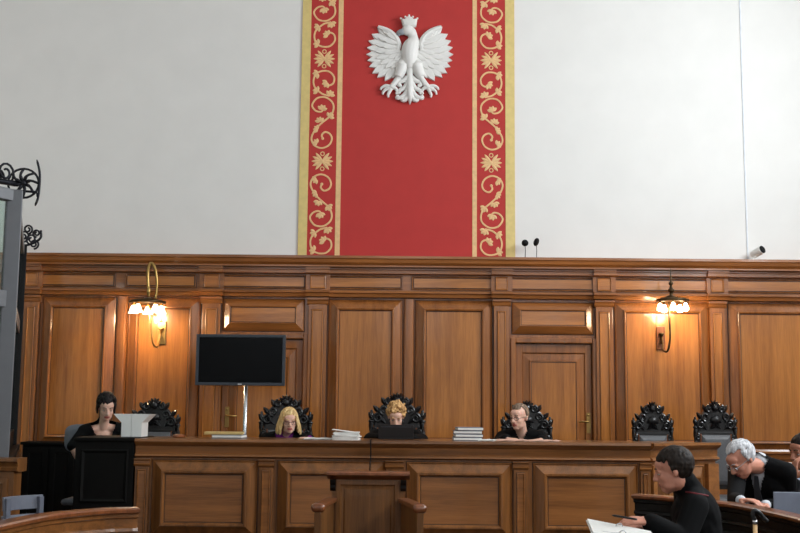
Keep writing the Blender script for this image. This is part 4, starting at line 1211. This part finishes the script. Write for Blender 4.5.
# ragged paper pile left of the laptop
c = at(346.5, 440, 9.5)
t = thing('paper_pile', 'thick pile of loose white papers left of the black laptop', 'papers', (c.x, 9.5, zTop))
rnd = random.Random(3)
for k in range(9):
    a = .1*rnd.uniform(-1, 1)
    rot_stack(c.x+rnd.uniform(-.008, .008), 9.5, zTop+k*.0072, .215, .28, .007, a, M['paper'], 'sheaf', t, bev=0)
bm = nb(); mt = Matrix.Translation((c.x-.03, 9.5, zTop+.072)) @ Matrix.Rotation(.12, 4, 'Y'); box(bm, -.09, .09, -.13, .13, 0, .004, mt); obj('loose_sheet', bm, M['paper'], t)
def sheets(px, Y, L, Wd, label, ang=0, mat='paper', n=3, cat='papers', name='paper_sheets'):
    c = at(px, 440, Y)
    t = thing(name, label, cat, (c.x, Y, zTop))
    rings = []
    N = 10
    for i in range(N+1):
        u = -L/2+L*i/N; zc = zTop + .001 + .010*abs(math.sin(i*.7))*(.4) 
        rings.append([V((u, -Wd/2, zc-zTop)), V((u, Wd/2, zc-zTop)), V((u, Wd/2, zc-zTop+.003)), V((u, -Wd/2, zc-zTop+.003))])
    bm = nb(); loft(bm, rings); bm.transform(Matrix.Translation((c.x, Y, zTop)) @ Matrix.Rotation(ang, 4, 'Z')); obj('sheet', bm, M[mat], t)
    bm = nb(); loft(bm, [[p+V((.012, .01, .0045)) for p in r] for r in rings]); bm.transform(Matrix.Translation((c.x, Y, zTop)) @ Matrix.Rotation(ang+.06, 4, 'Z')); obj('sheet', bm, M[mat], t)
    return t
sheets(318, 9.5, .24, .25, 'loose white papers lying in front of the blonde woman', .05)
sheets(486, 9.5, .14, .25, 'white sheet lying beside the folder pile', -.05)
sheets(511, 9.55, .26, .28, 'pinkish document lying open before the man in the robe', .03, 'pinkp')
sheets(543, 9.5, .25, .26, 'white sheets lying to the right of the man in the robe', -.03, 'pinkp')
# laptop
c0, c1 = at(378.5, 428.5, 9.72), at(413.5, 440, 9.72)
t = thing('laptop', 'open black laptop in front of the curly-haired woman, seen from behind', 'laptop', ((c0.x+c1.x)/2, 9.7, zTop))
lx = (c0.x+c1.x)/2; lw = (c1.x-c0.x)/2
bm = nb(); box(bm, lx-lw, lx+lw, 9.69, 9.86, zTop+.001, zTop+.018); obj('base', bm, M['blackplastic'], t, bevel=.004)
bm = nb(); box(bm, -lw, lw, 0, .009, 0, .115, Matrix.Translation((lx, 9.685, zTop+.012)) @ Matrix.Rotation(.16, 4, 'X')); obj('lid', bm, M['blackplastic'], t, bevel=.004)
bm = nb(); box(bm, -lw+.02, lw-.02, -.0015, 0, .093, .1, Matrix.Translation((lx, 9.685, zTop+.012)) @ Matrix.Rotation(.16, 4, 'X')); obj('lid_trim', bm, M['bezel'], t)
# white file holders with flared mouths
for k, (a, b_, fl, fr_) in enumerate((((124.5), (134.2), -.07, 0), ((134.6), (144.5), 0, .07))):
    X0, X1 = at(a, 435, 9.55).x, at(b_, 435, 9.55).x
    z0 = zd if False else zTop; z1 = zz(422.5, 9.55, 130); z2 = zz(414, 9.55, 130)
    t = thing('file_holder', ('white flared file holder, the left one of the pair beside the dark-haired woman' if k == 0 else 'white flared file holder, the right one of the pair, farther from the dark-haired woman'), 'file holder', ((X0+X1)/2, 9.55, z0), 0, 'pair of white file holders')
    bm = nb()
    th = .004
    def shell(ins):
        return [[V((X0+ins, 9.43+ins, z0+(.004 if ins else 0))), V((X1-ins, 9.43+ins, z0+(.004 if ins else 0))), V((X1-ins, 9.67-ins, z0+(.004 if ins else 0))), V((X0+ins, 9.67-ins, z0+(.004 if ins else 0)))],
                [V((X0+ins, 9.43+ins, z1)), V((X1-ins, 9.43+ins, z1)), V((X1-ins, 9.67-ins, z1)), V((X0+ins, 9.67-ins, z1))],
                [V((X0+fl+ins, 9.43+ins, z2)), V((X1+fr_-ins, 9.43+ins, z2)), V((X1+fr_-ins, 9.67-ins, z2)), V((X0+fl+ins, 9.67-ins, z2))]]
    o_, i_ = shell(0), shell(th)
    loft(bm, o_ + list(reversed(i_)))
    obj('shell', bm, M['white'], t)
    bm = nb(); box(bm, X0+.02, X1-.02, 9.46, 9.64, z0+.006, z1-.01); obj('papers', bm, M['paper'], t)
c = at(179, 435, 9.6)
bm = nb(); lathe(bm, [(0, .03), (.028, .03), (.045, .026), (.055, .016), (.055, .006), (.05, 0), (0, 0)], (0, 0, 0), 24); bm.transform(Matrix.Translation((c.x, 9.6, zTop)))
tag(obj('sound_block', bm, M['redwood'], None, smooth=False, loc=(c.x, 9.6, zTop)), 'small round wooden block on the bench near the left end', 'wooden block')
# cable down the bench front
cx = at(370.5, 455, YJ-.06).x
bm = nb(); tube(bm, spline([(cx, 9.5, zTop+.005), (cx, YJ-.03, zTop+.008), (cx, YJ-.062, zTop-.02), (cx+.002, YJ-.062, zl(458)), (cx-.003, YJ-.078, zl(466)), (cx, YJ-.085, zl(490)), (cx, YJ-.09, zl(540))], 4), .005, 8)
tag(obj('cable', bm, M['rubber'], None, smooth=True, loc=(cx, YJ, zTop)), 'thin black cable hanging down the front of the bench', 'cable')

# ------------------------------------------------------------------ curved rails in the foreground
def sweep(bm, path, prof):
    "prof (offset to the camera side, z) along a path in plan"
    pts = [V((p[0], p[1], 0)) for p in path]; n = len(pts); rings = []
    for i, p in enumerate(pts):
        t_ = (pts[min(i+1, n-1)]-pts[max(i-1, 0)]).normalized(); nn = V((t_.y, -t_.x, 0))
        rings.append([V((p.x+nn.x*o, p.y+nn.y*o, z)) for o, z in prof])
    loft(bm, rings)
def curved_rail(name, label, path, zc, capm, bodym, panel):
    t = thing(name, label, 'railing', (path[len(path)//2][0], path[len(path)//2][1], 0))
    bm = nb(); sweep(bm, path, [(-.05, zc-.028), (-.05, zc-.006), (-.04, zc), (.05, zc), (.062, zc-.008), (.06, zc-.022), (.045, zc-.03)]); obj('cap_rail', bm, capm, t, smooth=False)
    bm = nb(); sweep(bm, path, [(-.02, .0), (-.02, zc-.028), (.035, zc-.03), (.035, zc-.05), (.02, zc-.058), (.02, zc-.10), (.03, zc-.106), (.034, zc-.122), (.018, zc-.13), (.018, 0)]); bd = obj('rail_body', bm, bodym, t)
    n = len(path)
    step = n//panel
    for k in range(panel):
        sub = path[k*step+1:(k+1)*step]
        if len(sub) < 3: continue
        bm = nb(); sweep(bm, sub, [(.016, .25), (.03, .26), (.036, .3), (.036, zc-.2), (.03, zc-.165), (.016, zc-.155)]); obj('rail_panel', bm, bodym, t)
    return t
zc = 1.06
Lp = spline([(p.x, p.y, 0) for p in (V((-1.88, 3.9, 0)), V((-1.90, 4.5, 0)), V((-1.85, 5.1, 0)), V((-1.77, 5.62, 0)), V((-1.58, 5.93, 0)), V((-1.40, 6.03, 0)))], 8)
Lp = [(p.x, p.y) for p in Lp]
curved_rail('curved_railing', 'curved brown wooden railing in the left foreground', Lp, zc, M['redwood'], M['brail'], 3)
Rp = spline([V((1.56, 7.33, 0)), V((1.74, 7.15, 0)), V((1.92, 6.85, 0)), V((2.04, 6.6, 0)), V((2.10, 6.1, 0)), V((2.12, 5.7, 0)), V((2.10, 5.1, 0)), V((2.0, 4.5, 0))], 8)
Rp = [(p.x, p.y) for p in Rp]
rr_ = curved_rail('curved_railing', 'curved dark wooden railing with a brown cap behind the writing man at right', Rp, zc, M['redwood'], M['darkwood'], 4)
bm = nb(); sweep(bm, Rp[4:-4], [(-.42, zc-.11), (-.42, zc-.085), (-.02, zc-.085), (-.02, zc-.11)]); obj('desk_shelf', bm, M['darkwood'], rr_)
# little platform and seats behind the right rail
bm = nb(); box(bm, 2.25, XR, 6.9, 8.75, 0, .15); struct('floor_riser', bm, M['dais'])
t = thing('bench_seat', 'dark wooden bench seat under the two men behind the right railing', 'bench', (3.2, 8.1, .15))
bm = nb(); box(bm, 2.5, 4.6, 7.85, 8.35, .52, .58); obj('seat', bm, M['darkwood'], t, bevel=.01)
for x in (2.55, 3.55, 4.5):
    bm = nb(); box(bm, x, x+.06, 7.9, 8.3, .15, .52); obj('leg', bm, M['darkwood'], t)
# side table with a sheet of paper behind the two men
p = at(783, 463.5, 8.95)
t = thing('side_table', 'dark narrow side table behind the two seated men at right', 'table', (p.x+.3, 8.6, .15))
bm = nb(); box(bm, p.x-.25, p.x+1.0, 8.47, 8.73, p.z-.03, p.z); obj('table_top', bm, M['darkwood'], t, bevel=.004)
for x in (p.x-.2, p.x+.9):
    bm = nb(); box(bm, x, x+.06, 8.52, 8.68, .15, p.z-.03); obj('leg', bm, M['darkwood'], t)
pp = at(783, 464, 8.6)
bm = nb(); box(bm, -.075, .075, -.1, .1, 0, .022); bm.transform(Matrix.Translation((pp.x, 8.6, p.z+.0005)))
tag(obj('paper_stack', bm, M['paper'], None, bevel=.002, loc=(pp.x, 8.6, p.z)), 'small flat stack of white paper between the two men at right', 'papers')
# grey laptop at the right edge
p = at(773, 509, 6.62)
t = thing('laptop', 'grey laptop lid standing behind the railing at the right edge', 'laptop', (p.x+.16, 6.62, zc-.085))
A = Matrix.Translation((p.x, 6.62, zc-.084)) @ Matrix.Rotation(-.08, 4, 'Z')
bm = nb(); box(bm, 0, .33, 0, .22, 0, .016, A); obj('base', bm, M['laptopgrey'], t, bevel=.005)
zlid = zz(494.5, 6.62, 775)-zc+.07
bm = nb(); box(bm, 0, .33, -.008, 0, 0, zlid+.02, A @ Matrix.Translation((0, 0, .012)) @ Matrix.Rotation(.1, 4, 'X')); obj('lid', bm, M['laptopgrey'], t, bevel=.006)
# walking cane leaning on the right railing
p = at(755, 524, 5.75)
t = thing('walking_cane', 'walking cane with a dark curved handle and tan shaft at the right railing', 'cane', (p.x, 5.75, 0))
bm = nb(); tube(bm, [(p.x, 5.75, .0), (p.x, 5.75, p.z-.0)], .011, 10); obj('shaft', bm, M['goldpale'], t, smooth=True)
bm = nb(); tube(bm, [(p.x, 5.75, p.z), (p.x, 5.75, p.z+.02)], .014, 10); obj('collar', bm, M['chrome'], t, smooth=True)
bm = nb(); tube(bm, spline([(p.x, 5.75, p.z+.02), (p.x-.01, 5.75, p.z+.04), (p.x-.005, 5.75, p.z+.065), (p.x+.02, 5.75, p.z+.06), (p.x+.045, 5.75, p.z+.03), (p.x+.065, 5.75, p.z+.012)], 4), .012, 10); obj('handle', bm, M['blackplastic'], t, smooth=True)

# ------------------------------------------------------------------ writing man's table, binder and seat
t = thing('counsel_table', 'dark wooden table under the open binder in the right foreground', 'table', (1.25, 5.9, 0))
tz0 = .86
bm = nb(); box(bm, .75, 1.42, 5.5, 6.35, tz0-.03, tz0); obj('table_top', bm, M['darkwood'], t, bevel=.005)
for x in (.79, 1.33):
    for y in (5.54, 6.26):
        bm = nb(); box(bm, x, x+.05, y, y+.05, 0, tz0-.03); obj('leg', bm, M['darkwood'], t)
a_, b_ = at(586, 521, 6.12), at(652, 534, 5.86)
t = thing('open_binder', 'open white binder with papers on the table of the writing man', 'binder', ((a_.x+b_.x)/2, 5.95, tz0))
wv = V((-.02, -.30, -.045)); up = V((0, 0, .006))
for k, (n_, mt_) in enumerate((('cover', 'white'), ('pages', 'paper'))):
    bm = nb(); o = up*k*1.4; sh_ = (b_-a_)*.02*k
    q = [a_+sh_, b_-sh_, b_-sh_+wv*(1-.04*k), a_+sh_+wv*(1-.04*k)]
    loft(bm, [[v+o for v in q], [v+o+up for v in q]]); obj(n_, bm, M[mt_], t)
bm = nb()
m_ = a_.lerp(b_, .5)+up*2
for s in (0, .12): tube(bm, [m_+wv*(.12+s*4)+V((.018*math.cos(PI*k/6), 0, .018*math.sin(PI*k/6))) for k in range(7)], .003, 6)
obj('rings', bm, M['chrome'], t)
bm = nb(); q = [V((a_.x+.04, 5.85, tz0)), V((b_.x-.03, 5.75, tz0)), V((b_.x-.05, 5.95, tz0)), V((a_.x+.06, 6.05, tz0))]
loft(bm, [q, [V((v.x, v.y, a_.lerp(b_, i/3 if i < 2 else 1-(i-2)*.6).z-.025)) for i, v in enumerate(q)]]); obj('stand', bm, M['greyfile'], t)
t = thing('wooden_chair', 'dark wooden chair under the writing man in the right foreground', 'chair', (P_att.x, P_att.y, 0))
bm = nb(); box(bm, P_att.x-.22, P_att.x+.24, P_att.y-.22, P_att.y+.22, .42, .46); obj('seat', bm, M['darkwood'], t, bevel=.01)
for sx in (-.2, .19):
    for sy in (-.2, .17):
        bm = nb(); box(bm, P_att.x+sx, P_att.x+sx+.035, P_att.y+sy, P_att.y+sy+.035, 0, .42); obj('leg', bm, M['darkwood'], t)

# ------------------------------------------------------------------ witness stand
Yw = 7.5
x0, x1 = xx(331.5, Yw, 500), xx(403.5, Yw, 500); zw = zz(471.5, Yw)
t = thing('witness_stand', 'brown wooden witness stand with flared arms in the centre foreground', 'witness stand', ((x0+x1)/2, Yw, 0))
bm = nb(); box(bm, x0, x1, Yw, Yw+.05, 0, zw-.03); obj('back_board', bm, M['standwood'], t)
bm = nb(); raised_panel(bm, x0+.03, x1-.03, .35, zw-.06, Yw, [(0, 0), (0, .012), (.028, .014), (.036, .004), (.05, .002), (.06, .008), (.1, .01)]); obj('back_panel', bm, M['standwood'], t)
bm = nb(); prism(bm, [(Yw+.08, zw-.005), (Yw+.07, zw), (Yw-.06, zw), (Yw-.075, zw-.008), (Yw-.075, zw-.022), (Yw-.06, zw-.028), (Yw-.03, zw-.04), (Yw, zw-.055), (Yw+.05, zw-.055), (Yw+.07, zw-.03)], x0-.03, x1+.04); obj('cap_rail', bm, M['redwood'], t)
for x in (x0-.01, x1-.02):
    bm = nb(); prism(bm, [(Yw, zw-.055), (Yw-.055, zw-.055), (Yw-.05, zw-.075), (Yw-.03, zw-.09), (Yw-.03, zw-.11), (Yw-.012, zw-.13), (Yw, zw-.13)], x, x+.035); obj('corbel', bm, M['darkwood'], t)
for s, xa_, pxn in ((-1, x0, 318.5), (1, x1, 419.5)):
    n0 = V((xa_, Yw, 0)); n1 = at(pxn, 510, 7.0); n1.z = 0
    za = zz(500.5, 7.3)
    dd = (n1-n0); Ld = dd.length; ang = math.atan2(dd.y, dd.x)
    A = Matrix.Translation(n0) @ Matrix.Rotation(ang, 4, 'Z')
    bm = nb(); box(bm, 0, Ld, -.018, .018, 0, za-.03, A); wg = obj('side_board', bm, M['standwood'], t)
    bm = nb(); box(bm, -.02, Ld+.01, -.04, .04, za-.03, za, A); obj('arm_cap', bm, M['redwood'], t, bevel=.008)
    bm = nb(); box(bm, Ld-.024, Ld+.024, -.022, .022, 0, za-.045, A); obj('arm_post', bm, M['standwood'], t, bevel=.006)
    bm = nb(); cap(bm, A @ V((Ld+.01, -.016, za-.024)), .030, A @ V((Ld+.01, .016, za-.024)), .030); obj('arm_knob', bm, M['redwood'], t, smooth=True)

# ------------------------------------------------------------------ glass dock with wrought-iron cresting at left
B = at(9, 300, 8.03); A_ = V((-3.42, 7.02, 0)); B = V((B.x, 8.03, 0)); Cc = at(16.5, 330, 10.9); Cc.z = 0
t = thing('glass_dock', 'grey metal framed glass dock with black iron scrollwork on top at left', 'glass dock', (B.x-.3, 8.2, 0))
ztopc = at(15, 190.5, 8.03).z; zbase = at(20, 459, 8.03).z
def wallbox(bm, p, q, z0, z1, th, e0=0, e1=0):
    d = q-p; L_ = d.length; ang = math.atan2(d.y, d.x)
    box(bm, -e0, L_+e1, -th/2, th/2, z0, z1, Matrix.Translation(p) @ Matrix.Rotation(ang, 4, 'Z'))
zm0, zm1 = at(10, 308, 8.03).z, at(10, 291, 8.03).z
for p, q in ((A_, B), (B, Cc)):
    d = (q-p).normalized()
    bm = nb(); wallbox(bm, p, q, ztopc-.09, ztopc, .07, 0, 0); obj('top_frame', bm, M['metal'], t, bevel=.006)
    bm = nb(); wallbox(bm, p, q, zm0, zm1, .06); obj('middle_frame', bm, M['metal'], t, bevel=.006)
    bm = nb(); wallbox(bm, p, q, zbase, zbase+.15, .06); obj('bottom_frame', bm, M['rubber'], t, bevel=.006)
    for z0, z1 in ((zbase+.15, zm0), (zm1, ztopc-.09)):
        bm = nb(); wallbox(bm, p+d*.05, q-d*.05, z0, z1, .012); obj('glass_pane', bm, M['glass'], t)
        for a in (p+d*.06, q-d*.06):
            bm = nb(); wallbox(bm, a-d*.01, a+d*.01, z0, z1, .03); obj('rubber_seal', bm, M['rubber'], t)
for p, m_ in ((A_, 'metal'), (B, 'metal'), (Cc, 'rubber')):
    bm = nb(); box(bm, -.055, .055, -.055, .055, zbase, ztopc, Matrix.Translation(p) @ Matrix.Rotation(.4, 4, 'Z')); obj('post', bm, M[m_], t, bevel=.008)
# wooden base of the dock
for p, q in ((A_, B), (B, Cc)):
    bm = nb(); wallbox(bm, p, q, 0, zbase-.04, .10, .03, .03); obj('base_wall', bm, M['darkwood'], t)
    bm = nb(); wallbox(bm, p, q, zbase-.04, zbase, .17, .06, .06); wallbox(bm, p, q, zbase-.075, zbase-.04, .14, .045, .045); wallbox(bm, p, q, zbase-.12, zbase-.075, .12, .035, .035); obj('base_ledge', bm, M['darkwood'], t)
xr_ = at(27, 460, 7.97).x; zf = at(14, 458.5, 7.78).z
bm = nb(); box(bm, -3.05, xr_-.03, 7.8, 7.96, 0, zf-.03); fd_ = obj('front_desk', bm, M['standwood'], t)
bm = nb(); prism(bm, [(7.97, zf), (7.76, zf), (7.755, zf-.02), (7.775, zf-.032), (7.785, zf-.055), (7.775, zf-.065), (7.78, zf-.085), (7.81, zf-.095), (7.97, zf-.095)], -3.05, xr_); obj('desk_ledge', bm, M['standwood'], fd_)
bm = nb(); raised_panel(bm, -3.0, xr_-.07, .3, zf-.14, 7.8, [(0, 0), (0, .012), (.03, .016), (.036, .006), (.06, .004)]); obj('desk_panel', bm, M['standwood'], fd_)
# iron scrolls: a wavy crest along the top and a rosette at the corner
def scroll(o, r, turns, sg, st, axis_x, n=20):
    ax = V(axis_x).normalized()
    return [o + ax*math.cos(st+sg*2*PI*turns*i/n)*r*(1-.75*i/n) + V((0, 0, 1))*math.sin(st+sg*2*PI*turns*i/n)*r*(1-.75*i/n) for i in range(n+1)]
dAB = (B-A_).normalized(); dBC = (Cc-B).normalized()
bm = nb()
wallbox(bm, A_, B, ztopc+.03, ztopc+.045, .02)
for k in range(6):
    o = A_.lerp(B, (k+.5)/6) + V((0, 0, ztopc+.12)); tube(bm, scroll(o, .085, 1.6, 1 if k % 2 else -1, -PI/2, dAB), .009, 6)
tube(bm, [A_.lerp(B, .5)+V((0, 0, ztopc)), A_.lerp(B, .5)+V((0, 0, ztopc+.04))], .01)
obj('iron_crest', bm, M['iron'], t, smooth=True)
bm = nb()
o = B + V((.06, 0, ztopc+.055))
fa = V((1, .15, 0))
tube(bm, [o+fa.normalized()*math.cos(2*PI*k/24)*.11+V((0, 0, 1))*math.sin(2*PI*k/24)*.11 for k in range(25)], .009, 6)
for k in range(8):
    a = 2*PI*k/8
    tube(bm, spline([o, o+fa.normalized()*math.cos(a+.3)*.06+V((0, -.02, math.sin(a+.3)*.06)), o+fa.normalized()*math.cos(a)*.115+V((0, 0, math.sin(a)*.115))], 4), [.014]*4+[.01]*4+[.006], 6)
ell(bm, o, .03)
tube(bm, spline([o+V((.09, 0, .18)), o+V((.115, 0, .09)), o+V((.12, 0, 0)), o+V((.115, 0, -.1)), o+V((.095, 0, -.17))], 4), [.004]+[.009]*15+[.004], 6)
tube(bm, [B+V((-.02, 0, ztopc)), o+V((-.04, 0, -.11))], .012); tube(bm, [B+V((0, 0, ztopc-.0)), B+V((.16, 0, ztopc-.01)), o+V((.11, 0, -.1))], .009)
for s in (-.1, -.2): tube(bm, scroll(B+V((s, s*.9, ztopc+.09)), .055, 1.5, 1, 0, dAB), .010, 6)
tube(bm, [B+V((-.3, -.27, ztopc+.04)), B+V((-.15, -.13, ztopc+.055)), B+V((0.02, 0, ztopc+.05))], .022)
obj('iron_rosette', bm, M['iron'], t, smooth=True)
bm = nb()
zc2 = ztopc
for k, (dx, dz, r, sg) in enumerate(((.02, .10, .06, 1), (.10, .07, .055, -1), (.06, .17, .05, 1), (.15, .13, .04, -1), (.13, .02, .05, 1))):
    tube(bm, scroll(Cc+V((dx, 0, zc2+dz)), r, 1.5, sg, -PI/2, (1, 0, 0)), .010, 6)
tube(bm, spline([Cc+V((0, 0, zc2)), Cc+V((.1, 0, zc2+.02)), Cc+V((.19, 0, zc2+.08)), Cc+V((.19, 0, zc2+.16))], 4), .012, 6)
tube(bm, [Cc+V((0, 0, zc2-.02)), Cc+V((.0, 0, zc2+.2))], .012, 6)
obj('iron_scroll', bm, M['iron'], t, smooth=True)

# ------------------------------------------------------------------ grey slatted chairs at the left edge
def slat_chair(px, py, Y, rz, label):
    p = at(px, py, Y)
    t = thing('slatted_chair', label, 'chair', (p.x, Y, 0), rz)
    zt4 = p.z
    def lb(name, bm, mat, par=t, **k): return obj(name, bm, mat, par, world=False, **k)
    bm = nb(); box(bm, -.16, .16, -.38, .0, zt4-.42, zt4-.39); lb('seat', bm, M['greyplastic'], bevel=.01)
    for z0, z1 in ((zt4-.085, zt4), (zt4-.16, zt4-.115)):
        bm = nb(); N = 8
        loft(bm, [[V((-.15+.30*i/N, .03*math.sin(PI*i/N), z0)), V((-.15+.30*i/N, .03*math.sin(PI*i/N)+.018, z0)), V((-.15+.30*i/N, .03*math.sin(PI*i/N)+.028, z1)), V((-.15+.30*i/N, .03*math.sin(PI*i/N)+.01, z1))] for i in range(N+1)]); lb('back_slat', bm, M['greyplastic'], bevel=.004)
    for sx in (-.14, .11):
        bm = nb(); box(bm, sx, sx+.03, -.01, .02, 0, zt4-.01); lb('leg', bm, M['greyplastic'])
        bm = nb(); box(bm, sx, sx+.03, -.4, -.37, 0, zt4-.42); lb('leg', bm, M['greyplastic'])
slat_chair(25, 496, 7.0, 1.0, 'grey slatted chair behind the left railing, beside the wooden dock')


#ENDPROPS
S.view_settings.view_transform = 'Standard'
S.view_settings.look = 'None'
S.view_settings.exposure = 0.0
S.view_settings.gamma = 1
S.view_settings.use_curve_mapping = False
S.cycles.use_denoising = True
S.cycles.max_bounces = 8
